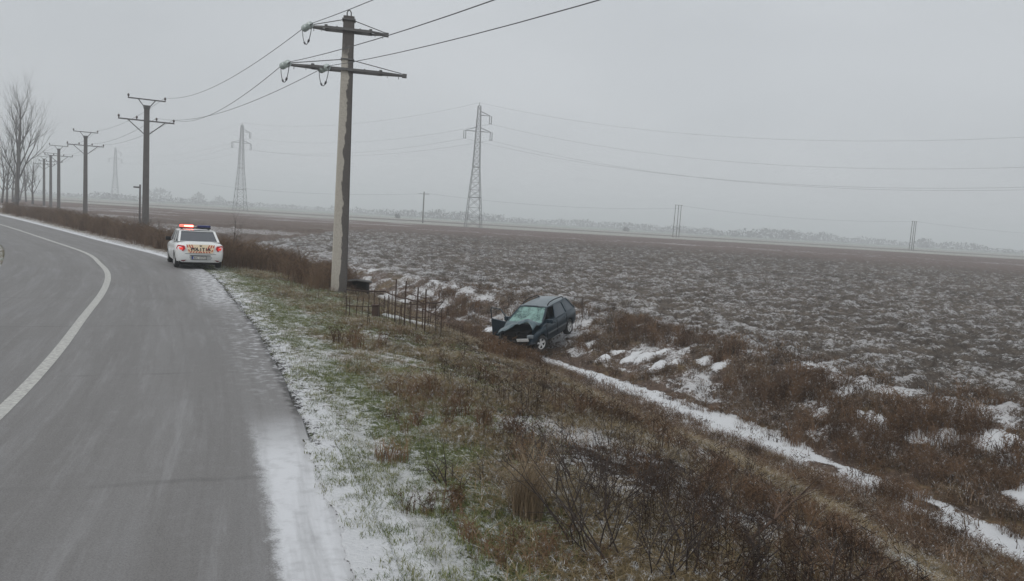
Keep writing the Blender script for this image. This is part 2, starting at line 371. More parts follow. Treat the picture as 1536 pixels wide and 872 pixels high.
# colour variation
vr = smap0(nB, .25, .75, .45, 1.6); vr2 = smap0(nC, .3, .7, .7, 1.3); vr = math_node('MULTIPLY', vr, smap0(nA, .3, .7, .55, 1.45)); vr = math_node('MULTIPLY', vr, vr2)
vm = N.new('ShaderNodeVectorMath'); vm.operation = 'SCALE'; L.new(a1.outputs['Color'], vm.inputs[0]); L.new(vr, vm.inputs['Scale'])
sm = N.new('ShaderNodeMixRGB'); sm.inputs[2].default_value = (.60, .61, .625, 1); a3 = N.new('ShaderNodeAttribute'); a3.attribute_name = 'snow_depth'; L.new(math_node('MULTIPLY', mrs.outputs[0], a3.outputs['Fac']), sm.inputs[0]); L.new(vm.outputs[0], sm.inputs[1])
L.new(sm.outputs[0], P.inputs['Base Color'])
bp = N.new('ShaderNodeBump'); bp.inputs['Strength'].default_value = .9; bp.inputs['Distance'].default_value = .06; L.new(math_node('ADD', nA, math_node('MULTIPLY', nB, .5)), bp.inputs['Height']); L.new(bp.outputs[0], P.inputs['Normal'])
me.materials.append(gm)
ground = link('ground', me); ground['kind'] = 'structure'

# ------------------------------------------------------------ road
def nearest_w(c, n, Pl):
    q = Pl-c; al = q@n; la = np.abs(q@np.array([-n[1], n[0]])); 
    # dense sampling of the polyline makes the closest crossing accurate
    k = np.argmin(la + (np.abs(al) > 9)*50); return al[k]
def dense(Pl, m=30): 
    return np.concatenate([Pl[i]+(Pl[i+1]-Pl[i])*np.linspace(0, 1, m, endpoint=False)[:, None] for i in range(len(Pl)-1)])
CD = dense(CENT, 12); ED = dense(EDGE, 30); LD = dense(LEFT, 30)
seg = np.hypot(*np.diff(CD, axis=0).T); sl = np.concatenate([[0], np.cumsum(seg)])
stn = []
s_ = 0
while s_ < sl[-1]:
    stn.append(s_); d_ = abs(s_-sl[np.argmin(np.abs(CD[:, 1]))]); s_ += max(.35, d_*.015)
cxs = np.interp(stn, sl, CD[:, 0]); cys = np.interp(stn, sl, CD[:, 1])
tx = np.gradient(cxs); ty = np.gradient(cys); tl = np.hypot(tx, ty); nx_ = ty/tl; ny_ = -tx/tl
wr = np.array([nearest_w(np.array([a, b]), np.array([c, d]), ED) for a, b, c, d in zip(cxs, cys, nx_, ny_)])
wl = np.array([nearest_w(np.array([a, b]), np.array([c, d]), LD) for a, b, c, d in zip(cxs, cys, nx_, ny_)])
ker = np.ones(5)/5
wr = np.convolve(np.pad(wr, 2, 'edge'), ker, 'valid'); wl = np.convolve(np.pad(wl, 2, 'edge'), ker, 'valid')
us = np.concatenate([np.linspace(-1, 0, 12, endpoint=False), np.linspace(0, 1, 25)])
rv, rf, lat, lon, eg = [], [], [], [], []
m_ = len(us)
for i in range(len(stn)):
    wob = .05*(vnoise(np.array([stn[i]*1.3]), np.array([3.]))[0]-.5)
    for u in us:
        w = u*(wr[i]+wob) if u > 0 else -u*wl[i]
        rv.append((cxs[i]+nx_[i]*w, cys[i]+ny_[i]*w, 0.0)); lat.append(w); lon.append(stn[i]); eg.append(wr[i]-w)
    for u in (1,):
        pass
for i in range(len(stn)-1):
    for j in range(m_-1):
        a = i*m_+j; rf.append((a, a+1, a+m_+1, a+m_))
# asphalt's broken edge: a short skirt down to the soil
b0 = len(rv)
for i in range(len(stn)):
    p = rv[i*m_+m_-1]; rv.append((p[0]+nx_[i]*.06, p[1]+ny_[i]*.06, -.12)); lat.append(wr[i]+.06); lon.append(stn[i]); eg.append(-.06)
for i in range(len(stn)-1): rf.append((i*m_+m_-1, b0+i, b0+i+1, (i+1)*m_+m_-1))
b1 = len(rv)
for i in range(len(stn)):
    p = rv[i*m_]; rv.append((p[0]-nx_[i]*.06, p[1]-ny_[i]*.06, -.12)); lat.append(wl[i]-.06); lon.append(stn[i]); eg.append(9)
for i in range(len(stn)-1): rf.append((b1+i, i*m_, (i+1)*m_, b1+i+1))
rme = bpy.data.meshes.new('road'); rme.from_pydata(rv, [], rf)
for nme, dat in (('lat', lat), ('lon', lon), ('edge', eg)):
    at = rme.attributes.new(nme, 'FLOAT', 'POINT'); at.data.foreach_set('value', np.array(dat, np.float32))
s0 = float(np.interp(0, CD[:, 1], sl))       # chainage beside the camera
rm = bpy.data.materials.new('worn_asphalt'); rm.use_nodes = True; nt = rm.node_tree; N = nt.nodes; L = nt.links; P = N['Principled BSDF']
tcn = N.new('ShaderNodeTexCoord')
def att(n):
    a = N.new('ShaderNodeAttribute'); a.attribute_name = n; return a.outputs['Fac']
LAT, LON, EDG = att('lat'), att('lon'), att('edge')
cb = N.new('ShaderNodeCombineXYZ'); L.new(LAT, cb.inputs[0]); L.new(math_node('MULTIPLY', LON, .06), cb.inputs[1])
n_tr = noise_node(2.4, 5, .62, cb.outputs[0]); n_lo = noise_node(.35, 4, .55); n_fi = noise_node(60, 5, .8); n_md = noise_node(6, 5, .6)
def smap(v, a, b, lo=0., hi=1.):
    n = N.new('ShaderNodeMapRange'); n.interpolation_type = 'SMOOTHSTEP'
    n.inputs[1].default_value = a; n.inputs[2].default_value = b; n.inputs[3].default_value = lo; n.inputs[4].default_value = hi
    L.new(v, n.inputs[0]); return n.outputs[0]
def mixrgb(f, a, b, op='MIX'):
    n = N.new('ShaderNodeMixRGB'); n.blend_type = op
    for i, q in enumerate((f, a, b)):
        if isinstance(q, tuple): n.inputs[i].default_value = (*q, 1)
        elif isinstance(q, (int, float)): n.inputs[i].default_value = q
        else: L.new(q, n.inputs[i])
    return n.outputs[0]
base = mixrgb(smap(n_tr, .3, .7), (.118, .112, .108), (.178, .176, .178))
base = mixrgb(smap(n_lo, .35, .7), base, (.155, .150, .147))
# salt film is thinner where the wheels run
def trackmask(c, w):
    d = math_node('ABSOLUTE', math_node('SUBTRACT', LAT, c)); return smap(d, w, w*.3)
tw = math_node('MAXIMUM', math_node('MAXIMUM', trackmask(.95, .5), trackmask(2.35, .45)), math_node('MAXIMUM', trackmask(-1.0, .5), trackmask(-2.5, .5)))
base = mixrgb(math_node('MULTIPLY', tw, .35), base, (.10, .094, .09))
# fine mottling
base = mixrgb(smap(n_fi, .35, .65, 0, .55), base, (.075, .073, .072))
base = mixrgb(smap(n_md, .5, .8, 0, .35), base, (.21, .21, .215))
cb2 = N.new('ShaderNodeCombineXYZ'); L.new(math_node('MULTIPLY', LAT, 3.2), cb2.inputs[0]); L.new(math_node('MULTIPLY', LON, .10), cb2.inputs[1])
base = mixrgb(smap(noise_node(3.0, 5, .7, cb2.outputs[0]), .42, .68, 0, .38), base, (.085, .080, .077))
cb3 = N.new('ShaderNodeCombineXYZ'); L.new(math_node('MULTIPLY', LAT, 2.0), cb3.inputs[0]); L.new(math_node('MULTIPLY_ADD', LON, .13, 30), cb3.inputs[1])
base = mixrgb(smap(noise_node(2.2, 6, .75, cb3.outputs[0]), .48, .76, 0, .48), base, (.25, .25, .255))
vr_ = N.new('ShaderNodeTexVoronoi'); vr_.inputs['Scale'].default_value = 85; L.new(tcn.outputs['Object'], vr_.inputs['Vector'])
base = mixrgb(smap(vr_.outputs['Distance'], .1, .7, .0, .25), base, (.26, .255, .25))
# sealed transverse joints
fr_ = math_node('FRACT', math_node('MULTIPLY_ADD', LON, 1/4.6, math_node('MULTIPLY', noise_node(.5, 3, .6), .10)))
jt = smap(math_node('ABSOLUTE', math_node('SUBTRACT', fr_, .5)), .016, .004)
base = mixrgb(math_node('MULTIPLY', jt, smap(noise_node(1.1, 3, .6), .40, .62, .02, .28)), base, (.055, .052, .05))
# snow on the shoulder: full beside the camera, a dusting further on, a white rim beyond the bend
S_ = math_node('SUBTRACT', LON, s0)
wobe = math_node('ADD', math_node('MULTIPLY', math_node('SUBTRACT', n_md, .5), .30), math_node('MULTIPLY', math_node('SUBTRACT', n_fi, .5), .22))
sh = smap(math_node('ADD', EDG, wobe), .66, .52)
k1 = math_node('MULTIPLY', sh, smap(math_node('ADD', S_, math_node('MULTIPLY', n_lo, 1.5)), 9.6, 7.3))
k1 = math_node('MULTIPLY', k1, math_node('MULTIPLY', smap(n_tr, .36, .62, .30, .88), smap(n_md, .3, .55, .75, 1.)))
k2 = math_node('MULTIPLY', smap(math_node('ADD', EDG, wobe), .9, .1), math_node('MULTIPLY', smap(S_, 8, 12), smap(n_md, .48, .68, 0, .55)))
k3 = math_node('MULTIPLY', smap(math_node('ADD', EDG, wobe), .42, .25), math_node('MULTIPLY', smap(S_, 27, 31), .9))
k3b = math_node('MULTIPLY', smap(math_node('ADD', EDG, math_node('MULTIPLY', wobe, 4)), 1.3, .3), math_node('MULTIPLY', math_node('MULTIPLY', smap(S_, 17, 21), smap(S_, 31, 27)), smap(n_md, .42, .6, .1, .8)))
ks = math_node('MAXIMUM', math_node('MAXIMUM', k1, k2), math_node('MAXIMUM', k3, k3b))
gut = math_node('MULTIPLY', smap(math_node('ADD', EDG, wobe), .10, .02), smap(S_, 7.4, 8.6))
base = mixrgb(math_node('MULTIPLY', gut, .75), base, (.035, .032, .03))
fin = mixrgb(ks, base, (.55, .56, .58))
L.new(fin, P.inputs['Base Color']); L.new(smap(n_fi, .3, .7, .62, .85), P.inputs['Roughness'])
P.inputs['Specular IOR Level'].default_value = .35
bp = N.new('ShaderNodeBump'); bp.inputs['Strength'].default_value = .35; bp.inputs['Distance'].default_value = .006; L.new(n_fi, bp.inputs['Height']); L.new(bp.outputs[0], P.inputs['Normal'])
rme.materials.append(rm); road = link('road', rme); road['kind'] = 'structure'
# solid centre line
cv, cf = [], []
for i in range(len(stn)):
    for w in (-.085, .085):
        cv.append((cxs[i]+nx_[i]*w, cys[i]+ny_[i]*w, .004))
for i in range(len(stn)-1): cf.append((2*i, 2*i+1, 2*i+3, 2*i+2))
cme = bpy.data.meshes.new('centre_line'); cme.from_pydata(cv, [], cf)
cm = mat('road_paint', (.47, .47, .44), .8, noise=(16, (.22, .215, .21), .9)); cme.materials.append(cm)
cl = link('centre_line', cme); cl['kind'] = 'structure'

# ------------------------------------------------------------ grasses (uncountable) as instanced tufts
def grass_mat(name, c1, c2, snowy=.0):
    m = bpy.data.materials.new(name); m.use_nodes = True; nt = m.node_tree; p = nt.nodes['Principled BSDF']
    oi = nt.nodes.new('ShaderNodeObjectInfo'); x = nt.nodes.new('ShaderNodeMixRGB'); x.inputs[1].default_value = (*c1, 1); x.inputs[2].default_value = (*c2, 1)
    nt.links.new(oi.outputs['Random'], x.inputs[0]); src = x.outputs[0]
    if snowy:
        g = nt.nodes.new('ShaderNodeNewGeometry'); n = nt.nodes.new('ShaderNodeTexNoise'); n.inputs['Scale'].default_value = 14; n.inputs['Detail'].default_value = 4
        nt.links.new(g.outputs['Position'], n.inputs['Vector'])
        r = nt.nodes.new('ShaderNodeMapRange'); r.inputs[1].default_value = .62-snowy*.2; r.inputs[2].default_value = .72-snowy*.2; nt.links.new(n.outputs[0], r.inputs[0])
        y = nt.nodes.new('ShaderNodeMixRGB'); y.inputs[2].default_value = (.5, .51, .52, 1); nt.links.new(r.outputs[0], y.inputs[0]); nt.links.new(src, y.inputs[1]); src = y.outputs[0]
    nt.links.new(src, p.inputs['Base Color']); p.inputs['Roughness'].default_value = .8; p.inputs['Specular IOR Level'].default_value = .2
    return m
def tuft(name, n, rad, h, width, lean, m, seg=3, branch=0):
    b = MB()
    for i in range(n):
        a = random.random()*2*PI; q = rad*math.sqrt(random.random()); x, y = q*math.cos(a), q*math.sin(a)
        hh = h*random.uniform(.5, 1.1); la = random.random()*2*PI; ln = lean*random.uniform(.3, 1.3)*hh
        wx, wy = -math.sin(la)*width/2, math.cos(la)*width/2; vs = []; fs = []
        if random.random() < .5: wx, wy = math.cos(la+1)*width/2, math.sin(la+1)*width/2
        for k in range(seg+1):
            u = k/seg; cx = x+math.cos(la)*ln*u*u; cy = y+math.sin(la)*ln*u*u; cz = hh*(u-.35*min(lean, 1.6)*u*u); w = 1-u*.85
            vs += [(cx-wx*w, cy-wy*w, cz), (cx+wx*w, cy+wy*w, cz)]
            if k: fs.append((2*k-2, 2*k-1, 2*k+1, 2*k))
        b.add(vs, fs)
        if branch and random.random() < branch:
            for _ in range(3):
                u = random.uniform(.4, .95); px_ = x+math.cos(la)*ln*u*u; py_ = y+math.sin(la)*ln*u*u; pz_ = hh*(u-.35*min(lean, 1.6)*u*u); ba = random.random()*2*PI; bl = hh*random.uniform(.1, .25)
                b.add([(px_, py_, pz_), (px_, py_, pz_+width*1.2), (px_+math.cos(ba)*bl, py_+math.sin(ba)*bl, pz_+bl*.8)], [(0, 1, 2)])
    me = bpy.data.meshes.new(name); me.from_pydata(b.v, [], b.f); me.materials.append(m)
    return bpy.data.objects.new(name, me)
def scatter(name, label_kind, pts, scl, protos):
    """one stuff object: points carrying scale and turn, tufts instanced on them"""
    n = len(pts); me = bpy.data.meshes.new(name); me.vertices.add(n); me.vertices.foreach_set('co', pts.astype(np.float32).ravel())
    rot = np.stack([RNG.normal(0, .12, n), RNG.normal(0, .12, n), RNG.random(n)*6.283], -1)
    at = me.attributes.new('turn', 'FLOAT_VECTOR', 'POINT'); at.data.foreach_set('vector', rot.astype(np.float32).ravel())
    at = me.attributes.new('size', 'FLOAT', 'POINT'); at.data.foreach_set('value', scl.astype(np.float32))
    at = me.attributes.new('pick', 'INT', 'POINT'); at.data.foreach_set('value', RNG.integers(0, len(protos), n).astype(np.int32))
    o = link(name, me); o['kind'] = 'stuff'; tag(o, label_kind[0], label_kind[1])
    g = bpy.data.node_groups.new(name+'_nodes', 'GeometryNodeTree')
    g.interface.new_socket('Geometry', in_out='INPUT', socket_type='NodeSocketGeometry'); g.interface.new_socket('Geometry', in_out='OUTPUT', socket_type='NodeSocketGeometry')
    gi = g.nodes.new('NodeGroupInput'); go = g.nodes.new('NodeGroupOutput'); jn = g.nodes.new('GeometryNodeJoinGeometry')
    def na_(nm, ty):
        q = g.nodes.new('GeometryNodeInputNamedAttribute'); q.data_type = ty; q.inputs['Name'].default_value = nm; return [s for s in q.outputs if s.enabled][0]
    for k, pr in enumerate(protos):
        ip = g.nodes.new('GeometryNodeInstanceOnPoints'); oi = g.nodes.new('GeometryNodeObjectInfo'); oi.inputs['Object'].default_value = pr
        cp = g.nodes.new('FunctionNodeCompare'); cp.data_type = 'INT'; cp.operation = 'EQUAL'
        ins = [s for s in cp.inputs if s.enabled]; g.links.new(na_('pick', 'INT'), ins[0]); ins[1].default_value = k
        g.links.new(gi.outputs[0], ip.inputs['Points']); g.links.new(cp.outputs[0], ip.inputs['Selection']); g.links.new(oi.outputs['Geometry'], ip.inputs['Instance'])
        g.links.new(na_('turn', 'FLOAT_VECTOR'), ip.inputs['Rotation']); g.links.new(na_('size', 'FLOAT'), ip.inputs['Scale'])
        g.links.new(ip.outputs[0], jn.inputs[0])
    g.links.new(jn.outputs[0], go.inputs[0])
    md = o.modifiers.new('tufts', 'NODES'); md.node_group = g
    return o
def candidates(n, dmin, dmax, power=1.0, amin=-42, amax=40):
    a = np.radians(RNG.uniform(amin, amax, n)); u = RNG.random(n)
    d = dmin*(dmax/dmin)**u if power == 0 else (dmin**power+u*(dmax**power-dmin**power))**(1/power)
    return d*np.sin(a), d*np.cos(a)
def place(n, dmin, dmax, dens, power=1.0, **kw):
    x, y = candidates(n, dmin, dmax, power, **kw); z, g = terrain(x, y)
    g['x'] = x; g['y'] = y; g['mi'] = fbm(x*1.1+30, y*1.1, 4); g['lo'] = fbm(x*.22, y*.22, 4); g['pa'] = fbm(x*.6+70, y*.6, 3)
    k = RNG.random(n) < dens(g)
    for c0, ra, rb_ in PP: k &= ~(((((x-c0.x)*.93+(y-c0.y)*.36)/(ra*.9))**2+((-(x-c0.x)*.36+(y-c0.y)*.93)/(rb_*1.4))**2) < 1)
    return np.stack([x[k], y[k], z[k]-.015], -1), {q: v[k] for q, v in g.items()}
m_green = grass_mat('green_grass', (.085, .115, .036), (.185, .185, .080), .3)
m_tan = grass_mat('straw', (.085, .066, .033), (.235, .175, .095), .3)
m_brown = grass_mat('dry_brown', (.060, .034, .020), (.175, .105, .058), .1)
m_dark = grass_mat('dark_stems', (.018, .012, .010), (.06, .038, .027))
m_reed = grass_mat('reed_straw', (.070, .044, .030), (.185, .125, .082))
m_straw = grass_mat('bright_straw', (.17, .125, .08), (.32, .25, .17))
m_bank = grass_mat('bank_grass', (.050, .034, .024), (.19, .135, .092), .2)
bk_p = [tuft('bank_tuft', 16, .16, .28, .018, .7, m_bank, 2, .3) for _ in range(5)]
gr_p = [tuft('short_grass', 26, .10, .075, .006, .9, m_green) for _ in range(3)]
tn_p = [tuft('straw_tuft', 30, .13, .17, .006, 1.5, m_tan, 4) for _ in range(4)]
br_p = [tuft('brown_tuft', 26, .15, .30, .007, .8, m_brown, 3, .3) for _ in range(4)]
rd_p = [tuft('reed_tuft', 14, .22, .85, .013, .35, m_reed, 3, .9) for _ in range(4)]
wd_p = [tuft('weed_tuft', 6, .10, .55, .008, .35, m_dark, 3, 1.) for _ in range(4)]
lf_p = [tuft('litter_tuft', 14, .12, .06, .018, 1.6, m_dark, 2) for _ in range(3)]

nearside = lambda g: (g['dd'] < -.3) & (g['r'] > .05) & (g['dl'] > 0)
p, g = place(90000, 4, 34, lambda g: ((g['dd'] < -.3) & (g['r'] > -.07) & (g['dl'] > 0))*ss(-.2, .5, g['r'])*ss(1, -.6, g['r']-np.interp(g['far'], [5, 9, 14, 22], [1.5, 2.3, 4, 5]))*(.4+.6*ss(.4, .6, g['mi'])), 1)
scatter('short_grass', ('short green frosted grass along the road edge', 'grass'), p, RNG.uniform(.6, 1.3, len(p)), gr_p)
p, g = place(90000, 4, 40, lambda g: nearside(g)*ss(.9, 2.2, g['r'])*(.15+.85*ss(.42, .62, g['pa']))*(1-.6*ss(13, 8, g['far'])*ss(.15, .3, g['t'])*ss(.75, .6, g['t'])), 1)
scatter('straw_grass', ('matted straw coloured grass on the embankment slope', 'dry grass'), p, RNG.uniform(.5, 1.4, len(p))*(.8+.4*g['pa']), tn_p)
p, g = place(60000, 4, 45, lambda g: (g['dl'] > 0)*(nearside(g)*(.9*ss(.82, .95, g['t'])+.16*ss(2, 4, g['r'])*ss(.52, .62, g['mi'])) + ((g['dd'] > .5) & (g['dd'] < 7))*.35*ss(.48, .62, g['mi'])), 1)
scatter('brown_grass', ('reddish brown dead grass along both sides of the ditch', 'dry grass'), p, RNG.uniform(.45, 1.25, len(p)), br_p)
p, g = place(80000, 10, 48, lambda g: (g['dl'] > 0)*(nearside(g)*.7*ss(.82, .94, g['t'])*(g['dd'] < -1)*.5 + ((g['dd'] > 1.1) & (g['dd'] < 7.5))*(.05+.7*ss(.5, .62, g['mi']))*ss(7.5, 5, g['dd'])), 1)
p2_, _q = place(9000, 11, 32, lambda g: (np.abs(g['dd']) < 1.2)*.35, 1); p = np.concatenate([p, p2_-np.array([0, 0, .08])])
scatter('bank_grass', ('coarse brown grass on the far bank of the ditch', 'dry grass'), p, RNG.uniform(.4, 1.4, len(p)), bk_p)
m_rust = grass_mat('rust_weeds', (.060, .036, .022), (.19, .118, .070), .05)
rs_p = [tuft('rust_tuft', 22, .18, .62, .016, .45, m_rust, 3, .8) for _ in range(4)]
cl_ = []
for (px, py, rr_, n_) in [(a_, b_, c_*.8, int(d_*.5)) for a_, b_, c_, d_ in ((955, 500, 1.1, 90), (1000, 505, 1.2, 110), (1040, 515, .9, 60), (930, 492, .8, 30), (1100, 530, .9, 50), (1120, 590, 1.0, 80), (1160, 600, 1.0, 80), (1200, 585, 1.1, 110), (1235, 595, 1.0, 80), (1215, 650, .8, 45), (1290, 680, .8, 60), (1330, 660, .8, 60), (1370, 630, 1.0, 100), (1420, 660, 1.0, 110), (1400, 710, .8, 80), (1440, 640, .8, 50), (1500, 730, .8, 50), (1530, 690, .8, 50), (1260, 630, .9, 50), (745, 528, .8, 50), (775, 535, .6, 40), (720, 512, .8, 45), (755, 538, .7, 120), (785, 545, .7, 110), (735, 520, .6, 80), (700, 500, 1.0, 50), (690, 470, 1.4, 90), (660, 455, 1.2, 50), (1480, 600, .9, 25), (880, 520, .8, 30), (1345, 748, .55, 40), (870, 470, 1.0, 30))]:
    c0 = pix(px, py); a_ = RNG.random(n_)*6.283; q_ = rr_*np.sqrt(RNG.random(n_)); x_ = c0.x+np.cos(a_)*q_; y_ = c0.y+np.sin(a_)*q_*1.2; cl_.append(np.stack([x_, y_], -1))
for (px, py, rr_, n_) in ((690, 640, .6, 10), (735, 655, .5, 10), (820, 690, .5, 10), (600, 640, .4, 6), (1000, 730, .5, 25), (1100, 745, .6, 30), (1180, 775, .6, 30), (950, 640, .6, 25), (870, 620, .6, 25), (1260, 800, .6, 30), (650, 760, .35, 14), (760, 830, .4, 18), (860, 850, .4, 16), (1050, 690, .6, 30), (1150, 820, .5, 22), (1380, 800, .6, 30), (640, 600, .6, 20), (540, 520, .6, 12), (1230, 745, .7, 40)):
    c0 = pix(px, py); a_ = RNG.random(n_)*6.283; q_ = rr_*np.sqrt(RNG.random(n_)); cl_.append(np.stack([c0.x+np.cos(a_)*q_, c0.y+np.sin(a_)*q_], -1))
cl_ = np.concatenate(cl_); z_, _g = terrain(cl_[:, 0], cl_[:, 1])
scatter('rust_weeds', ('clumps of rusty tan dead weeds on the far bank of the ditch', 'dry weeds'), np.stack([cl_[:, 0], cl_[:, 1], z_-.02], -1), RNG.uniform(.4, 1.15, len(cl_))*np.interp(np.hypot(cl_[:, 0], cl_[:, 1]), [6, 14, 20], [.45, .7, 1.]), rs_p)
def reed_d(g):
    hyp = g['far']; a = nearside(g)*ss(2.4, 3.6, g['r']+.8*(g['mi']-.5))*ss(20, 24, hyp)*ss(7.5, 5.5, g['r']-.08*(hyp-22))*(g['x'] < -6.8)
    b = nearside(g)*(hyp > 33)*ss(.9, 2.0, g['r'])*ss(14, 9, g['r'])*(g['x'] < -8)
    return np.clip(a*.9+b*.8, 0, 1)*(.25+.75*ss(.4, .6, g['mi']))*.8
p, g = place(60000, 18, 110, reed_d, 1, amin=-42, amax=-8)
scatter('reeds', ('tall brown dead weeds behind the police car and below the power poles', 'dry weeds'), p, RNG.uniform(.35, 1.2, len(p))*(.7+.8*g['mi'])*(1+.003*g['far']), rd_p)
p, g = place(26000, 4.5, 40, lambda g: nearside(g)*(ss(.18, .3, g['t'])*ss(.85, .65, g['t'])*ss(.62, .5, g['t'])*(ss(.46, .62, g['pa'])*.25+.20*ss(16, 9, g['far'])*ss(.38, .55, g['mi'])))+((g['dd'] > 1.4) & (g['dd'] < 8))*ss(.5, .66, g['lo'])*.35, 1)
scatter('dark_weeds', ('thin dark dead weed stems scattered over the slopes', 'dry weeds'), p, RNG.uniform(.4, 1.2, len(p)), wd_p)
p, g = place(42000, 4.5, 20, lambda g: nearside(g)*ss(.16, .28, g['t'])*ss(.78, .6, g['t'])*ss(.34, .5, g['mi']), 1)
scatter('leaf_litter', ('dark dead leaves and litter on the near slope', 'leaf litter'), p, RNG.uniform(.6, 1.3, len(p)), lf_p)

# ------------------------------------------------------------ shrubs, weeds and trees as individuals
bark = mat('dark_bark', (.030, .022, .019), .9, noise=(12, (.055, .042, .036), .6))
bark_g = mat('grey_bark', (.055, .047, .042), .9, noise=(3, (.10, .088, .078), .6))
twig = mat('brown_twig', (.07, .045, .034), .9, noise=(9, (.12, .08, .055), .6))
def grow(b, p, d, ln, rad, lev, spread=.6, n=5, kids=3, sides=4, up=.15, twist=.25):
    p = Vector(p); d = Vector(d).normalized(); pts = [p.copy()]; rr = [rad]; kp = []
    for k in range(n):
        d = (d+Vector((random.gauss(0, twist), random.gauss(0, twist), random.gauss(0, twist)*.5+up))*.5).normalized()
        p = p+d*ln/n; pts.append(p.copy()); rr.append(rad*(1-.75*(k+1)/n)); kp.append((p.copy(), d.copy(), rr[-1]))
    b.tube(pts, rr, sides, cap=False)
    if lev > 0:
        for i in range(kids):
            q, qd, qr = kp[min(n-1, int(n*(.2+.8*(i+random.random())/kids)))]
            side = qd.orthogonal().normalized(); side = Matrix.Rotation(random.random()*2*PI, 3, qd) @ side
            nd = (qd*(1-spread*.5)+side*spread).normalized()
            grow(b, q, nd, ln*random.uniform(.42, .7), max(qr*.75, rad*.12), lev-1, spread, max(3, n-1), kids, max(3, sides-1), up, twist)
def shrub(name, loc, h, label, group, stems=6, lev=2, rad=.012, spread=.6, m=None, kids=3, lean=.35, cat='shrub', base_r=0, tw=.25):
    b = MB()
    for i in range(stems):
        a = random.random()*2*PI
        q = base_r*math.sqrt(random.random())+.05*h; grow(b, (math.cos(a)*q, math.sin(a)*q, -.05-.4*q*(math.cos(a) > 0)), (math.cos(a)*lean, math.sin(a)*lean, 1), h*random.uniform(.45, 1.05), rad*random.uniform(.6, 1.1), lev, spread, 5, kids, 4, .12, tw)
    o = b.build(name, m or bark, None, True); o.location = loc; tag(o, label, cat, group); return o
# big dark shrubs at the lower right
G1 = 'dark bare shrubs in the foreground'
for (px, py, h, lab, st) in (
    (960, 850, 1.25, 'dense dark shrub right of centre at the bottom of the photo with upright stems', 9),
    (905, 815, 1.25, 'upright dark shrub left of the tallest foreground stems', 7),
    (1050, 860, 1.0, 'tangled dark shrub at the foot of the long slanting branch', 8),
    (860, 760, .7, 'low dark patch of bare twigs behind the straw coloured clump', 9),
    (900, 735, .75, 'small dark twiggy shrub below the middle of the slope', 8),
    (1190, 870, .75, 'small bare shrub at the bottom edge right of the slanting branch', 5),
    (700, 720, .35, 'low twiggy shrub on the slope left of the straw clump', 6),
    (800, 700, .5, 'low tangle of dark twigs below the snowy patch on the slope', 9)):
    shrub('bare_shrub', pix(px, py), h*1.1, lab, G1, st+6, 3, .011, .9, bark, 3, .6, 'shrub', .30, .36)
# the long slanting branch
b = MB(); p0 = pix(1120, 822); z0 = p0+Vector((0, 0, .05)); 
endd = raydir(1215, 735); tt = p0.y/endd.y*.985; end = Vector((endd.x*tt, endd.y*tt, CAM_H+endd.z*tt)); dv = end-z0
grow(b, (0, 0, 0), dv, dv.length*1.02, .022, 2, .8, 7, 5, 5, -.03, .10)
o = b.build('fallen_branch', twig, None, True); o.location = z0; tag(o, 'long brown branch slanting up to the right out of the foreground shrubs', 'branch')
# straw clump
def clump(name, loc, h, n, rad, m, label, cat, lean=.5, w=.006, group=None):
    o = tuft(name, n, rad, h, w, lean, m, 4); COL.objects.link(o); o.location = loc; tag(o, label, cat, group); return o
clump('straw_clump', pix(788, 778), .85, 420, .16, m_straw, 'tall straw coloured grass clump standing on the near slope', 'grass clump', .55)
clump('straw_clump', pix(655, 590), .38, 260, .28, m_tan, 'orange brown grass clump on the slope beyond the green verge', 'grass clump', .7)
clump('straw_clump', pix(588, 690), .32, 180, .20, m_brown, 'small brown grass clump beside the snowy verge', 'grass clump', .8)
clump('tussock', pix(1128, 688), .42, 320, .20, m_dark, 'dark brown tussock in a gap of the snow strip in the ditch', 'tussock', .4)
clump('tussock', pix(1165, 692), .30, 200, .20, m_brown, 'small brown tussock right beside the dark one in the ditch', 'tussock', .6)
clump('tussock', pix(1068, 618), .25, 160, .16, m_brown, 'low brown tuft on the far edge of the snow strip', 'tussock', .8)
clump('tussock', pix(1350, 742), .40, 420, .5, m_brown, 'wide brown tussock breaking the snow strip at the right', 'tussock', .9)
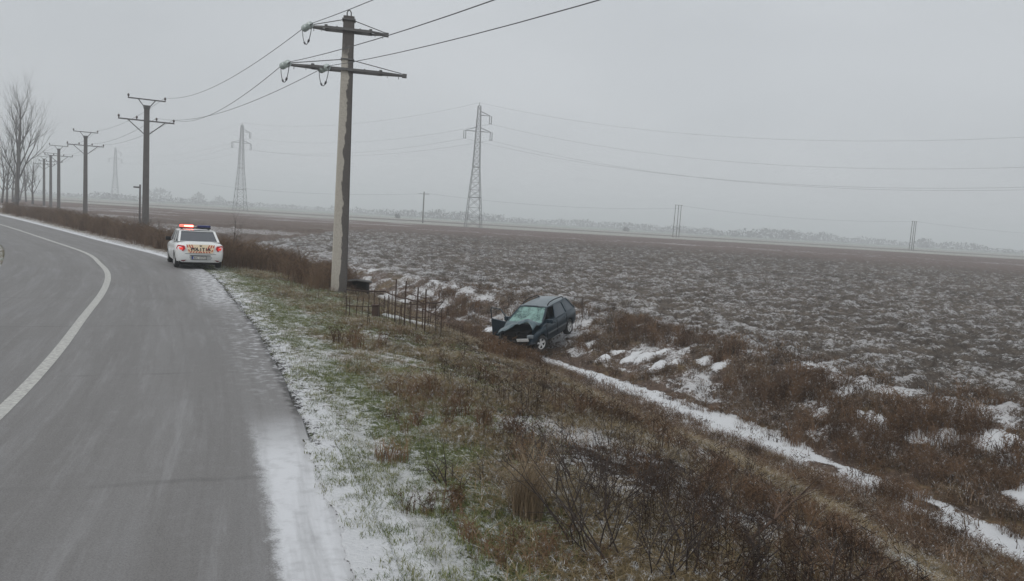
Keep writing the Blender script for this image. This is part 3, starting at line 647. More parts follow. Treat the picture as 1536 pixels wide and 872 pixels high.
# slender single weeds
GW = 'single tall dead weeds on the slope'
for (px, py, h, lab) in (
    (895, 672, .75, 'thin dead weed reaching up before the middle of the snow strip'),
    (1020, 760, .8, 'thin dead weed rising to the right of the foreground shrubs'),
    (1105, 790, .8, 'thin dead weed just left of the long slanting branch'),
    (735, 610, .55, 'slim dead weed on the slope below the wrecked car, left one of two'),
    (665, 560, .5, 'slim dead weed below the right end of the iron fence'),
    (690, 565, .45, 'short dead weed between the iron fence and the wrecked car, low on the slope'),
    (940, 690, .75, 'dead weed standing in front of the snow strip at centre right'),
    (1190, 790, .55, 'short dead weed under the tip of the long slanting branch'),
    (985, 815, .95, 'tall dead weed in the middle of the foreground shrubs'),
    (1075, 840, .9, 'tall dead weed at the foot of the slanting branch'),
    (1130, 745, .7, 'dead weed below the dark tussock in the ditch'),
    (760, 560, .4, 'short dead weed right in front of the wrecked car on the slope'),
    (560, 480, .5, 'dead weed left of the iron fence near the front power pole'),
    (480, 450, .45, 'dead weed left of the front power pole foot'),
    (1290, 800, .4, 'short dead weed on the slope at lower right'),
    (1000, 700, .7, 'dead weed in front of the right half of the snow strip'),
    (930, 760, 1.2, 'very tall dead weed at the left of the foreground shrubs'),
    (880, 790, 1.0, 'tall dead weed right of the tall straw coloured clump'),
    (840, 640, .5, 'dead weed on the slope between wrecked car and straw clump'),
    (615, 575, .4, 'short dead weed on the green verge, below the iron fence'),
    (625, 640, .35, 'short dead weed by the orange brown clump on the verge side'),
    (1170, 760, .6, 'dead weed just right of the slanting branch tip'),
    (1250, 810, .5, 'dead weed near the bottom, right of the slanting branch'),
    (1300, 850, .5, 'dead weed at the bottom edge of the photo toward the right'),
    (720, 690, .45, 'dead weed left of the tall straw coloured clump'),
    (1045, 800, 1.1, 'very tall dead weed right of the densest foreground shrub'),
    (915, 800, 1.3, 'tallest dead weed, in the left part of the foreground shrubs'),
    (1010, 850, 1.1, 'tall dead weed at the bottom edge among the foreground shrubs')):
    shrub('dry_weed', pix(px, py), h, lab, GW, 1, 1, .006, .5, bark, 6, .15, 'weed')
# brush on the far bank
GB = 'brown bushes on the far bank of the ditch'
for (px, py, h, st, lab) in (
    (955, 505, 1.0, 16, 'brown bush on the far bank just right of the wrecked car'),
    (1000, 512, .95, 16, 'brown bush on the far bank, second to the right of the wrecked car'),
    (1035, 520, .8, 14, 'smaller brown bush beside the snow mounds on the far bank'),
    (1095, 535, .8, 14, 'greyish bush at the field edge above the snow mounds'),
    (880, 480, .9, 14, 'grey brown bush right behind the rear of the wrecked car'),
    (915, 488, .8, 12, 'low grey bush between the wrecked car and the brown bushes'),
    (1130, 600, .9, 16, 'reddish bush halfway up the far bank above the narrow snow strip'),
    (1175, 590, 1.0, 18, 'tall brown bush on the far bank right of the reddish bush'),
    (1225, 600, .9, 16, 'brown bush at the top of the far bank, centre right'),
    (1200, 650, .7, 12, 'low bush just above the ditch at centre right'),
    (1290, 690, .6, 12, 'low reddish bush above the right part of the snow strip'),
    (1370, 650, .8, 16, 'dark bush on the far bank near the snow patches at right'),
    (1420, 680, .85, 18, 'large dark brown bush on the far bank near the right edge'),
    (1400, 600, .7, 12, 'grey bush at the border of the ploughed field at right'),
    (1385, 725, .7, 16, 'dark bush directly above the snow strip at right'),
    (1455, 650, .6, 10, 'tan bush near the right edge at the top of the bank'),
    (1525, 700, .6, 12, 'brown bush cut by the right edge of the photo'),
    (1490, 760, .45, 10, 'low brown bush beside the wide snow strip at far right')):
    shrub('bank_bush', pix(px, py), h*.9, lab, GB, st, 2, .010, .5, twig if 'grey' not in lab else bark_g, 3, .5, 'bush')
# small trees and bushes by the poles
def tree(name, x, y, h, label, group=None, lean=(0, 0), spread=.45, lev=4, kids=5, rad=None, m=None, trunk_k=.8, seed=None, twist=.16):
    if seed is not None: random.seed(seed)
    z = hz(x, y)-.1; root = empty(name, (x, y, z)); tag(root, label, 'tree', group); rad = rad or h*.014
    b = MB(); pts = []; rr = []; p = Vector((0, 0, 0)); d = Vector((lean[0], lean[1], 1)).normalized(); kn = []
    for k in range(9):
        pts.append(p.copy()); rr.append(rad*(1-.8*k/8)); kn.append((p.copy(), d.copy(), rr[-1]))
        d = (d+Vector((random.gauss(0, .06), random.gauss(0, .06), .1))).normalized(); p = p+d*h*trunk_k/8
    b.tube(pts, rr, 6); b.build('trunk', m or bark_g, root, True)
    c = MB()
    for i in range(kids*3):
        q, qd, qr = kn[min(8, 2+int(7*i/(kids*3)))]; a = i*2.4+random.random(); side = Vector((math.cos(a), math.sin(a), 0))
        grow(c, q, qd*.8+side*spread*1.1, h*(.34-.012*i)*random.uniform(.7, 1.15)*1.1, qr*.55, lev-2, spread, 5, kids, 3, .22, twist)
    c.build('crown', m or bark_g, root, False)
    return root
def at_px(px, d): 
    u = raydir(px, 330); return u.x/u.y*d, d
random.seed(5)
GT = 'bare roadside trees at the far left'
x, y = at_px(24, 150)
tree('bare_tree', x, y, 24.5, 'tallest bare tree at the far left with a forked crown', GT, (0, 0), .36, 5, 5, .50, seed=21)
for (px, d, h, lab, sd_) in ((3, 175, 14, 'bare tree cut by the left edge of the photo behind the tallest one', 2), (10, 160, 15.5, 'bare tree just left of the tallest tree trunk', 3), (19, 190, 15, 'slender bare tree close behind the tallest trunk', 4), (39, 215, 14, 'small faint bare tree between the tallest tree and the pole', 6), (49, 180, 12.5, 'small bare tree standing alone right of the tallest tree', 7), (30, 230, 12, 'faint small bare tree directly behind the tallest tree', 8)):
    x, y = at_px(px, d); tree('bare_tree', x, y, h, lab, GT, (0, 0), .45, 4, 4, .26, seed=sd_)
x, y = at_px(349, 37)
tree('young_tree', x, y, 2.5, 'thin young bare tree beside the right rear of the police car', None, (.03, 0), .5, 4, 3, .035, bark, .9, seed=9)
x, y = at_px(352, 39)
random.seed(31)
for (px, py, h, lab) in ((128, 316, 1.9, 'dark bush wrapped round the foot of the third power pole'), (205, 322, 2.0, 'bare bush left of the second power pole foot'), (232, 325, 1.6, 'bare bush right of the second power pole foot'), (185, 318, 1.5, 'low bare bush between the second and third power poles'), (150, 314, 1.5, 'low bare bush right of the third power pole')):
    d = 52 if px > 200 else 75
    x, y = at_px(px, d); shrub('roadside_bush', (x, y, hz(x, y)), h, lab, 'bare bushes at the foot of the power poles', 14, 2, .02, .5, bark, 3, .5, 'bush')

# ------------------------------------------------------------ power poles
conc = bpy.data.materials.new('pole_concrete'); conc.use_nodes = True; nt = conc.node_tree; N = nt.nodes; L = nt.links; P = N['Principled BSDF']; P.inputs['Roughness'].default_value = .85
tcn = N.new('ShaderNodeTexCoord'); sp = N.new('ShaderNodeSeparateXYZ'); L.new(tcn.outputs['Object'], sp.inputs[0])
mpn = N.new('ShaderNodeMapping'); mpn.inputs['Scale'].default_value = (2.2, 2.2, .8); L.new(tcn.outputs['Object'], mpn.inputs[0])
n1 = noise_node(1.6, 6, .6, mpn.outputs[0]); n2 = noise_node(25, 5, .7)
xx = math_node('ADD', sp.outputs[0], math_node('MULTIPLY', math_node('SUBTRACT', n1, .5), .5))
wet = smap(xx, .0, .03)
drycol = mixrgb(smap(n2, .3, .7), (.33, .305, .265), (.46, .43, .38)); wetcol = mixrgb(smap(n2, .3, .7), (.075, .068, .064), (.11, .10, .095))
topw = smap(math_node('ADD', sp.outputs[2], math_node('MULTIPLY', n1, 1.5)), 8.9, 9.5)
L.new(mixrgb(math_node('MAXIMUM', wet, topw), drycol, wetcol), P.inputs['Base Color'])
bp = N.new('ShaderNodeBump'); bp.inputs['Strength'].default_value = .4; bp.inputs['Distance'].default_value = .01; L.new(n2, bp.inputs['Height']); L.new(bp.outputs[0], P.inputs['Normal'])
conc2 = mat('dark_concrete', (.085, .08, .076), .9, noise=(3, (.14, .13, .125), .6))
steel = mat('galvanised_steel', (.09, .09, .092), .6, .3, noise=(14, (.14, .135, .13), .6))
rust = mat('rusty_iron', (.032, .022, .018), .85, noise=(20, (.07, .038, .025), .7))
glassg = mat('insulator_glass', (.62, .70, .68), .12, 0, trans=.4)
porc = mat('brown_porcelain', (.06, .04, .035), .3)
wirem = mat('aluminium_wire', (.11, .11, .115), .55, .5)
P1 = Vector((-6.32, 26.87, 0)); P1.z = hz(P1.x, P1.y); YAW = math.radians(12)
axv = Vector((math.cos(YAW), math.sin(YAW), 0)); ayv = Vector((-math.sin(YAW), math.cos(YAW), 0))
pole = empty('power_pole', (P1.x, P1.y, P1.z), (0, 0, YAW)); tag(pole, 'large tapered concrete power pole in front with glass insulators, one face pale and one dark', 'power pole', 'power poles along the road')
Zg = P1.z; TOP = 9.40-Zg; ZU = 8.92-Zg; ZL = 7.55-Zg
b = MB(); prof = []
for k in range(14):
    u = k/13; z = -.4+u*(TOP+.4); w = .29-.10*u; d = .24-.08*u; c = .035
    ring = [(-w+c, -d), (w-c, -d), (w, -d+c), (w, d-c), (w-c, d), (-w+c, d), (-w, d-c), (-w, -d+c)]
    prof.append([(x, y, z) for x, y in ring])
b.add([v for rg in prof for v in rg], [(i*8+k, i*8+(k+1) % 8, (i+1)*8+(k+1) % 8, (i+1)*8+k) for i in range(13) for k in range(8)]+[tuple(13*8+k for k in range(8))])
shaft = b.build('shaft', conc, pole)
b = MB(); b.tube([(-.07, 0, TOP), (-.07, 0, TOP+.15), (-.03, 0, TOP+.22), (.03, 0, TOP+.22), (.07, 0, TOP+.15), (.07, 0, TOP)], .022, 6); b.build('lifting_eye', steel, pole, True)
def crossarm(z, half, name='crossarm'):
    b = MB()
    for sy in (-.30, .30): # twin channels meeting at the tips
        for s in (-1, 1):
            b.box((s*half*.3, sy*.72, z), (half*.62, .05, .09))
            a = Vector((s*half*.60, sy*.72, z)); e = Vector((s*half, sy*.12, z))
            b.bar(a, e, .075)
    b.box((-half, 0, z), (.12, .14, .12)); b.box((half, 0, z), (.16, .16, .13))
    for s in (-1, 1): b.box((s*half*.58, 0, z+.06), (.10, .5, .05)); b.box((s*half*.3, 0, z+.055), (.05, .46, .03)); b.bar((s*half*.9, 0, z-.02), (s*half*.9, 0, z-.14), .025); b.bar((s*half*.7, 0, z-.02), (s*half*.7, 0, z-.12), .02)
    o = b.build(name, steel, pole)
    b = MB()
    for s in (-1, 1): b.bar((s*.2, 0, z+.36), (s*half*.95, 0, z+.07), .03)
    b.box((0, 0, z+.36), (.46, .4, .05)); b.build('tie_rod', steel, pole)
crossarm(ZU, 1.32); crossarm(ZL, 2.02)
ATT = [(-1.40, ZU), (-2.10, ZL), (-.78, ZL)]
P2 = Vector((-30.15, 60.8, 0)); P0 = P1+Vector((math.sin(math.radians(31)), -math.cos(math.radians(31)), 0))*60
def insul(b, a, d, n=2, r=.125):
    a = Vector(a); d = Vector(d).normalized()
    for k in range(n):
        c = a+d*(.16+.16*k); b.lathe([(-.03, .03), (0, r), (.008, r*.96), (.015, r*.4), (.06, .035), (.10, .035)], c, d, 14)
def toloc(v): return Vector((v.dot(axv), v.dot(ayv), v.z))
dirA = toloc((P2-P1).normalized()); dirB = toloc((P0-P1).normalized())
wire_ends = []
for (o_, z_) in ATT:
    iroot_a = None
    for dr_ in (dirA, dirB):
        dr2 = (dr_+Vector((0, 0, -.05))).normalized(); b = MB(); insul(b, (o_, 0, z_), dr2); ins = b.build('insulator', glassg, pole, True)
        b2 = MB(); b2.tube([Vector((o_, 0, z_)), Vector((o_, 0, z_))+dr2*.58], .02, 6); b2.build('clamp', steel, ins)
    ea = Vector((o_, 0, z_))+dirA*.55; eb = Vector((o_, 0, z_))+dirB*.55
    b = MB(); pts = []
    for k in range(13):
        u = k/12; q = ea*(1-u)+eb*u; q.z -= math.sin(u*PI)**.6*.62; pts.append(q)
    b.tube(pts, .014, 5); b.tube([pts[3], pts[4]], .035, 6); b.tube([pts[8], pts[9]], .035, 6); b.build('jumper_wire', wirem, pole, True)
    wire_ends.append((pole.matrix_basis, ea, eb))
Mw = Matrix.Translation(pole.location) @ Matrix.Rotation(YAW, 4, 'Z')

# slender poles further on
def far_pole(loc, yaw, label, lean=0):
    root = empty('power_pole', loc, (0, lean, yaw)); tag(root, label, 'power pole', 'power poles along the road')
    b = MB(); T = 10.0
    b.add([(x*w, y*w, z) for z, w in ((-.5, .26), (T, .20)) for x, y in ((-1, -.7), (1, -.7), (1, .7), (-1, .7))], [(0, 1, 5, 4), (1, 2, 6, 5), (2, 3, 7, 6), (3, 0, 4, 7), (4, 5, 6, 7)]); b.build('shaft', conc2, root)
    b = MB(); b.box((0, 0, T+.55), (2.75, .10, .09)); 
    for s in (-1, 1): b.bar((s*.62, 0, T+.52), (s*.15, 0, T-.1), .08)
    b.box((0, 0, T-.05), (.5, .4, .25)); b.build('crossarm', steel, root)
    b = MB(); b.box((0, 0, T-1.15), (4.1, .10, .10))
    for s in (-1, 1): b.bar((s*1.35, 0, T-1.18), (s*.2, 0, T-2.2), .08)
    b.build('crossarm', steel, root)
    for (x, z) in ((-1.33, T+.55), (1.33, T+.55), (-2.0, T-1.15), (2.0, T-1.15), (-.72, T-1.15), (.72, T-1.15)):
        b = MB(); b.lathe([(0, .03), (.08, .03), (.1, .07), (.2, .085), (.28, .05), (.31, .01)], (x, 0, z+.03), (0, 0, 1), 8); b.build('insulator', porc, root, True)
    return root
names = ['second power pole with two crossarms and diagonal braces, behind the police car', 'third power pole of the row, with a dark bush at its foot', 'fourth power pole of the row, slim and without a bush', 'fifth power pole of the row, one of the close pair at the end', 'sixth and last power pole of the row nearest the trees']
locs = []
yaw2 = math.radians(28)
pts2 = [(218.5, 60.8), (128, 95.4), (88, 127), (76, 152), (66, 168)]
fp = None
for (px, d), nm in zip(pts2, names):
    # the pixel is that of the pole's foot region
    u = raydir(px, 300); x = u.x/u.y*d
    z = 0.0 if d < 100 else 0.05
    if fp is None: fp = far_pole((x, d, z), yaw2, nm); o = fp
    else: o = copy_tree(fp); o.location = (x, d, z); o['label'] = nm
    locs.append((Vector((x, d, z)), yaw2))
# service pole with a short arm left of the second power pole
x, d = at_px(209.5, 66); b = MB(); root = empty('service_pole', (x, d, hz(x, d))); tag(root, 'thin short wooden pole with a stub arm just left of the second power pole', 'pole')
b.tube([(0, 0, -.3), (0, 0, 5.0)], [.09, .07], 8); b.build('shaft', conc2, root); b = MB(); b.box((-.28, 0, 4.75), (.55, .14, .14)); b.build('arm', steel, root)

def span(b, a, e, sag, r, n=28, sides=4):
    pts = []
    for k in range(n+1):
        u = k/n; q = Vector(a)*(1-u)+Vector(e)*u; q.z -= 4*sag*u*(1-u); pts.append(q)
    b.tube(pts, r, sides)
def pole_att(i, x, z):
    l, yw = locs[i]; return l+Vector((math.cos(yw)*x, math.sin(yw)*x, z))
RA = [(1.33, 10.85), (2.0, 9.15), (.72, 9.15)]; LA = [(-1.33, 10.85), (-2.0, 9.15), (-.72, 9.15)]
wl_ = ['upper power line wire running from the top left insulator of the front pole', 'lower outer power line wire on the left end of the front pole crossarm', 'lower inner power line wire beside the shaft of the front pole']
AX0 = Vector((math.cos(math.radians(30)), math.sin(math.radians(30)), 0))
for i in range(3):
    (mb_, ea, eb) = wire_ends[i]; A = Mw @ ea; B = Mw @ eb; b = MB()
    o_, z_ = ATT[i]; F = P0+AX0*o_; F.z = z_+Zg
    span(b, B, F, 1.5, .011); span(b, A, pole_att(0, *RA[i]), .75, .011)
    for j in range(4):
        span(b, pole_att(j, *RA[i]), pole_att(j+1, *RA[i]), .5, .012, 10, 3)
    o = b.build('power_wire', wirem); tag(o, wl_[i], 'wire', 'wires of the roadside power line')

# ------------------------------------------------------------ high voltage pylons
pyl = mat('pylon_steel', (.16, .165, .17), .7, .2)
def lattice(loc, yaw, label):
    root = empty('pylon', loc, (0, 0, yaw)); tag(root, label, 'pylon', 'lattice pylons across the fields'); Ht = 40.
    def hw(z): return np.interp(z, [0, 10, 20, 36, 40], [2.7, 1.9, 1.15, .62, .45])
    legs = []
    lv = [0, 3.3, 6.6, 10, 12.5, 15, 17.5, 20, 22, 24, 26, 28, 30, 31.7, 33.5, 35, 36.5, 38, 40]
    for sx, sy in ((-1, -1), (1, -1), (1, 1), (-1, 1)):
        b = MB(); b.tube([(sx*hw(z), sy*hw(z), z) for z in (-1, 10, 20, 36, 40)], .11, 4); b.build('leg', pyl, root)
    b = MB()
    for z0, z1 in zip(lv[:-1], lv[1:]):
        a, c = hw(z0), hw(z1); q = [(-1, -1), (1, -1), (1, 1), (-1, 1)]
        for k in range(4):
            s, e = q[k], q[(k+1) % 4]
            b.bar((s[0]*a, s[1]*a, z0), (e[0]*c, e[1]*c, z1), .10, 3); b.bar((e[0]*a, e[1]*a, z0), (s[0]*c, s[1]*c, z1), .10, 3)
            b.bar((s[0]*c, s[1]*c, z1), (e[0]*c, e[1]*c, z1), .22 if z1 in (10, 20) else .09, 4)
    b.build('bracing', pyl, root)
    tips = []
    for x, z in ((3.9, 37), (4.4, 31.7), (-4.4, 31.7)):
        b = MB(); w = hw(z); s = 1 if x > 0 else -1
        for sy in (-1, 1):
            b.bar((s*w, sy*w, z), (x, 0, z), .15); b.bar((s*w, sy*w, z+1.2), (x, 0, z), .13)
        b.build('crossarm', pyl, root)
        b = MB()
        for dx in (-.32, .32):
            b.tube([(x+dx, 0, z), (x+dx, 0, z-2.4)], .12, 5)
            for k in range(8): b.lathe([(0, .05), (.02, .2), (.07, .05)], (x+dx, 0, z-.4-k*.25), (0, 0, 1), 6)
        b.box((x, 0, z-2.5), (1.0, .2, .15)); b.build('insulator', pyl, root); tips.append((x, z-2.6))
    b = MB(); b.bar((0, 0, 40), (0, 0, 41), .2); b.build('peak', pyl, root)
    return root, tips
def fpos(px, base_y, d):
    u = raydir(px, base_y); x = u.x/u.y*d; return Vector((x, d, hz(x, d)))
PY = [fpos(709.5, 340, 248), fpos(360, 318, 352), fpos(172.5, 298, 575)]
pr, tips = lattice(PY[0], math.radians(12), 'nearest lattice pylon, in the middle of the field behind the wrecked car')
o = copy_tree(pr); o.location = PY[1]; o.rotation_euler = (0, 0, math.radians(40)); o['label'] = 'lattice pylon standing between the police car and the front power pole'
o = copy_tree(pr); o.location = PY[2]; o.rotation_euler = (0, 0, math.radians(40)); o['label'] = 'small hazy lattice pylon far away between the second and third power poles'
yaws = [math.radians(12), math.radians(40), math.radians(40)]
NXT = Vector((180, 140, -3.3)); seq = [(PY[2], yaws[2]), (PY[1], yaws[1]), (PY[0], yaws[0]), (NXT, 1.1)]
for i, (nm, (tx_, tz_)) in enumerate(zip(('topmost', 'second highest', 'third highest', 'lowest'), [(0, 41)]+tips)):
    b = MB()
    for (p, ya), (q, yb) in zip(seq[:-1], seq[1:]):
        a = p+Vector((math.cos(ya)*tx_, math.sin(ya)*tx_, tz_)); e = q+Vector((math.cos(yb)*tx_, math.sin(yb)*tx_, tz_)); span(b, a, e, 11 if q is NXT else 4, .026, 40, 3)
    o = b.build('transmission_wire', wirem); tag(o, nm+' transmission wire hanging across the right half of the sky from the nearest pylon', 'wire', 'wires between the lattice pylons')
# portal poles of the field line
wood = mat('grey_wood', (.10, .095, .09), .9)
def portal(loc, yaw, label):
    root = empty('portal_pole', loc, (0, 0, yaw)); tag(root, label, 'power pole', 'portal poles in the far field')
    for x in (-1.7, 0, 1.5): b = MB(); b.tube([(x-.35 if x < 0 else x, .0, -.5), (x, 0, 13)], [.17, .14], 6); b.build('leg', wood, root)
    b = MB(); b.box((0, 0, 12.9), (4.6, .15, .15)); b.build('crossarm', wood, root); return root
pa = fpos(1014.5, 353, 300); pb = fpos(1368, 367, 325)
q1 = portal(pa, math.radians(35), 'three legged portal pole in the field at centre right'); q2 = copy_tree(q1); q2.location = pb; q2['label'] = 'three legged portal pole near the right edge of the horizon'
b = MB(); pc = fpos(634, 334, 285); root = empty('field_pole', pc); tag(root, 'small single wooden pole with short crossarm left of the nearest pylon', 'power pole')
b.tube([(0, 0, -.5), (0, 0, 11.8)], [.30, .24], 6); b.build('shaft', wood, root); b = MB(); b.box((0, 0, 11.2), (4.0, .2, .15)); b.build('crossarm', wood, root); b = MB(); b.box((0, 0, 11.9), (.2, .2, .5)); b.build('insulator', wood, root)
b = MB(); left = fpos(300, 310, 330); rfar = pb+(pb-pa)*1.3
for zz in (12.9,):
    for u, v, ht in ((left, pc, 11.3), (pc, pa, 11.6), (pa, pb, 12.9), (pb, rfar, 12.9)): span(b, u+Vector((0, 0, ht)), v+Vector((0, 0, ht)), 2.0, .03, 20, 3)
o = b.build('field_wire', wirem); tag(o, 'thin low wire strung over the far field between the portal poles', 'wire')

# ------------------------------------------------------------ distant woods and lone trees
dwm = grass_mat('distant_wood', (.09, .09, .088), (.12, .12, .12))
v = []; f = []
def blob_mass(cx, cy, rx, h, n, base=0):
    for _ in range(n):
        a = random.random()*2*PI; q = math.sqrt(random.random()); zz = random.random(); k = (1-abs(zz-.45)**2*2.2)
        x = cx+math.cos(a)*q*rx*k; y = cy+math.sin(a)*q*rx*k; z = base+zz*h; s = h*.07*random.uniform(.6, 1.5)
        p = Vector((x, y, z)); s *= 1.1; b0 = len(v)
        for _k in range(3): v.append(tuple(p+Vector((random.gauss(0, s), random.gauss(0, s), random.gauss(0, s*1.3)))))
        f.append((b0, b0+1, b0+2))
random.seed(3)
ang = -34.
while ang < 44:
    d = 900+120*math.sin(ang*.3)+random.uniform(-40, 60); a = math.radians(ang); nn = float(vnoise(np.array([ang*.45]), np.array([2.5]))[0]); fade = np.interp(ang, [-34, -14, 10, 25, 36, 44], [.55, .7, 1.05, .9, .55, .35])
    h = (3.5+9*nn)*fade*random.uniform(.75, 1.2); blob_mass(d*math.sin(a), d*math.cos(a), random.uniform(9, 15), h, 150, hz(d*math.sin(a), d*math.cos(a))-.5); ang += random.uniform(.25, .5)
me = bpy.data.meshes.new('distant_woods'); me.from_pydata(v, [], f); me.materials.append(dwm); o = link('distant_woods', me); tag(o, 'hazy line of bare woodland along the horizon', 'woods', kind='stuff')
for (px, d, h, rx, lab) in ((238, 1050, 17, 17, 'hazy clump of trees on the horizon right of the second power pole'), (298, 1050, 14, 10, 'rounded hazy tree on the horizon left of the second pylon'), (328, 1050, 11, 11, 'low hazy tree on the horizon next to the second pylon'), (1392, 800, 10, 10, 'lone hazy tree on the horizon right of the portal pole near the right edge'), (596, 450, 3, 2, 'small dark bush in the far field left of the single wooden pole'), (941, 520, 3.2, 2.4, 'small dark bush in the far field left of the centre portal pole')):
    v = []; f = []; u = raydir(px, 320); x = u.x/u.y*d; blob_mass(0, 0, rx, h, 260, 0); me = bpy.data.meshes.new('distant_tree'); me.from_pydata(v, [], f); me.materials.append(dwm)
    o = link('distant_tree', me); o.location = (x, d, hz(x, d)-.3); tag(o, lab, 'tree' if h > 4.6 else 'bush', 'lone trees and bushes in the far fields')

# ------------------------------------------------------------ iron fence remnants and hut by the pole
random.seed(12)
fr_root = None
def P3(px, py): return pix(px, py)
post_px = [(592, 484, 419, 1), (606, 490, 422, 1), (624, 497, 431, 1), (637, 500, 434, 1), (662, 502, 466, 0), (519, 476, 444, 0), (576, 474, 444, 0), (582, 478, 446, 0), (601, 490, 452, 0), (614, 486, 452, 0), (633, 492, 451, 0), (642, 492, 455, 0), (653, 486, 462, 0)]
fence_o = P3(625, 492); fence = empty('iron_fence', fence_o); tag(fence, 'rusty broken iron fence of upright bars beside the front power pole', 'fence')
tops = {}
for (px, py, ty, main) in post_px:
    p = P3(px, py+ (0 if main else 0)); sc = 1109/ (p-Vector((0, 0, CAM_H))).dot(fw); hgt = (py-ty)/sc
    b = MB(); q = p-fence_o; b.tube([q+Vector((0, 0, -.2)), q+Vector((random.uniform(-.02, .02), 0, hgt))], (.020 if main else .012), 5); b.build('post', rust, fence); tops[px] = (q, hgt)
for k in range(15):
    px = 524+k*9.2; py = np.interp(px, [519, 576, 601, 640, 665], [476, 476, 491, 497, 503]); p = pix(px, py); q = p-fence_o; b = MB(); b.tube([q+Vector((0, 0, -.2)), q+Vector((random.uniform(-.05, .05), 0, random.uniform(.5, .82)))], .012, 4); b.build('picket', rust, fence)
def rail(pa, pb, ha, hb, r=.020):
    a, ah = tops[pa]; c, ch = tops[pb]; b = MB(); b.tube([a+Vector((0, 0, ha)), (a+c)/2+Vector((0, 0, (ha+hb)/2-.02)), c+Vector((0, 0, hb))], r, 5); b.build('rail', rust, fence)
rail(576, 601, .45, .5, .012); rail(519, 576, .3, .28, .012); rail(601, 633, .62, .62, .014); rail(633, 662, .5, .45, .014); rail(614, 642, .2, .3, .012); rail(606, 637, .9, .88, .012); rail(519, 576, .72, .70); rail(576, 592, .70, .72); rail(592, 606, .72, .72); rail(606, 624, .74, .76); rail(624, 637, .78, .74); rail(637, 662, .78, .86); rail(592, 624, .30, .32, .01); rail(624, 662, .35, .25, .01); rail(637, 662, .3, .86, .012); rail(642, 653, .2, .55, .012); rail(653, 662, .15, .7, .012)
stone = mat('weathered_concrete', (.10, .09, .08), .9, noise=(5, (.17, .155, .14), .6)); darkin = mat('dark_opening', (.012, .011, .011), .9)
mossy = mat('mossy_slab', (.10, .09, .06), .95, noise=(7, (.16, .135, .10), .6))
hp = P3(535, 441); hp = Vector((hp.x*1.04, hp.y*1.04, 0)); hp.z = hz(hp.x, hp.y); hut = empty('culvert_head', hp, (0, 0, .2)); tag(hut, 'small dark concrete culvert head with a thin roof slab right of the front pole foot', 'culvert')
b = MB(); b.box((0, .2, .0), (.95, .1, .95)); b.box((-.45, -.1, .0), (.1, .55, .95)); b.box((.45, -.1, .0), (.1, .55, .95)); b.build('wall', darkin, hut)
b = MB(); b.box((-.28, -.02, .49), (.62, .75, .04), Matrix.Rotation(-.14, 3, 'Y')); b.box((.30, -.02, .49), (.62, .75, .04), Matrix.Rotation(.10, 3, 'Y')); b.build('roof', mat('slab', (.03, .028, .027), .9, noise=(6, (.06, .055, .05), .5)), hut, bevel=.01)
sl_ = P3(600, 463); sp_ = Vector((sl_.x*1.02, sl_.y*1.02, 0)); sp_.z = hz(sp_.x, sp_.y)+.12
b = MB(); b.box((-.2, 0, 0), (2.7, .5, .16), Matrix.Rotation(.06, 3, 'Y')); o = b.build('fallen_slab', mossy, None, bevel=.03); o.location = sp_; o.rotation_euler = (0, .02, -.28); tag(o, 'long mossy concrete slab lying behind the iron fence', 'slab')
bpx = P3(563, 474); b = MB(); b.box((0, 0, .12), (.18, .18, .34)); b.box((0, 0, .31), (.23, .23, .03)); o = b.build('marker_block', mat('brown_block', (.09, .055, .04), .9, noise=(8, (.05, .035, .03), .5)), None, bevel=.01); o.location = bpx; tag(o, 'short brown square block between the front power pole and the iron fence', 'block')
sheet = P3(622, 500)
m_snow = mat('old_snow', (.58, .59, .61), .9, noise=(4, (.45, .46, .48), .5))

# ------------------------------------------------------------ cars
white = mat('white_car_paint', (.72, .74, .74), .32, coat=.5, noise=(1.6, (.55, .56, .55), .45)); black = mat('black_plastic', (.010, .010, .011), .6, spec=.25)
tyre_m = mat('tyre_rubber', (.018, .018, .018), .85); rim_m = mat('alloy', (.60, .60, .60), .5, .2); glass_d = mat('dark_car_glass', (.025, .03, .035), .06, spec=.6)
glass_r = mat('rear_glass', (.06, .065, .075), .1, spec=.6)
redl = mat('red_lens', (.30, .008, .012), .2, emis=((1, .03, .03), .08)); redtail = mat('tail_lamp', (.6, .03, .03), .3, emis=((1, .06, .05), .40)); redhot = mat('lit_red_lens', (.9, .05, .04), .3, emis=((1, .10, .07), 2.2)); beacon = mat('lit_beacon', (1, .3, .2), .3, emis=((1, .25, .16), 7.0)); beacon_off = mat('blue_beacon', (.02, .025, .10), .2)
beige = mat('reflective_beige', (.80, .66, .46), .5, emis=None); orange = mat('reflective_orange', (.50, .07, .035), .5); ink = mat('dark_ink', (.03, .025, .03), .6); plate_m = mat('white_plate', (.60, .60, .57), .5)
blue = mat('navy_car_paint', (.004, .015, .026), .34, coat=.35, spec=.3, noise=(3, (.009, .026, .040), .6)); 
shat = bpy.data.materials.new('shattered_windscreen'); shat.use_nodes = True; nt = shat.node_tree; N = nt.nodes; L = nt.links; P = N['Principled BSDF']; tcn = N.new('ShaderNodeTexCoord')
vo = N.new('ShaderNodeTexVoronoi'); vo.feature = 'DISTANCE_TO_EDGE'; vo.inputs['Scale'].default_value = 7; L.new(tcn.outputs['Object'], vo.inputs['Vector'])
nn = noise_node(2.4, 6, .75); L.new(mixrgb(smap(vo.outputs[0], .0, .05), (.21, .34, .31), mixrgb(smap(nn, .40, .60), (.018, .055, .052), (.15, .26, .235))), P.inputs['Base Color']); P.inputs['Roughness'].default_value = .35
bp = N.new('ShaderNodeBump'); bp.inputs['Strength'].default_value = .8; bp.inputs['Distance'].default_value = .02; L.new(nn, bp.inputs['Height']); L.new(bp.outputs[0], P.inputs['Normal'])

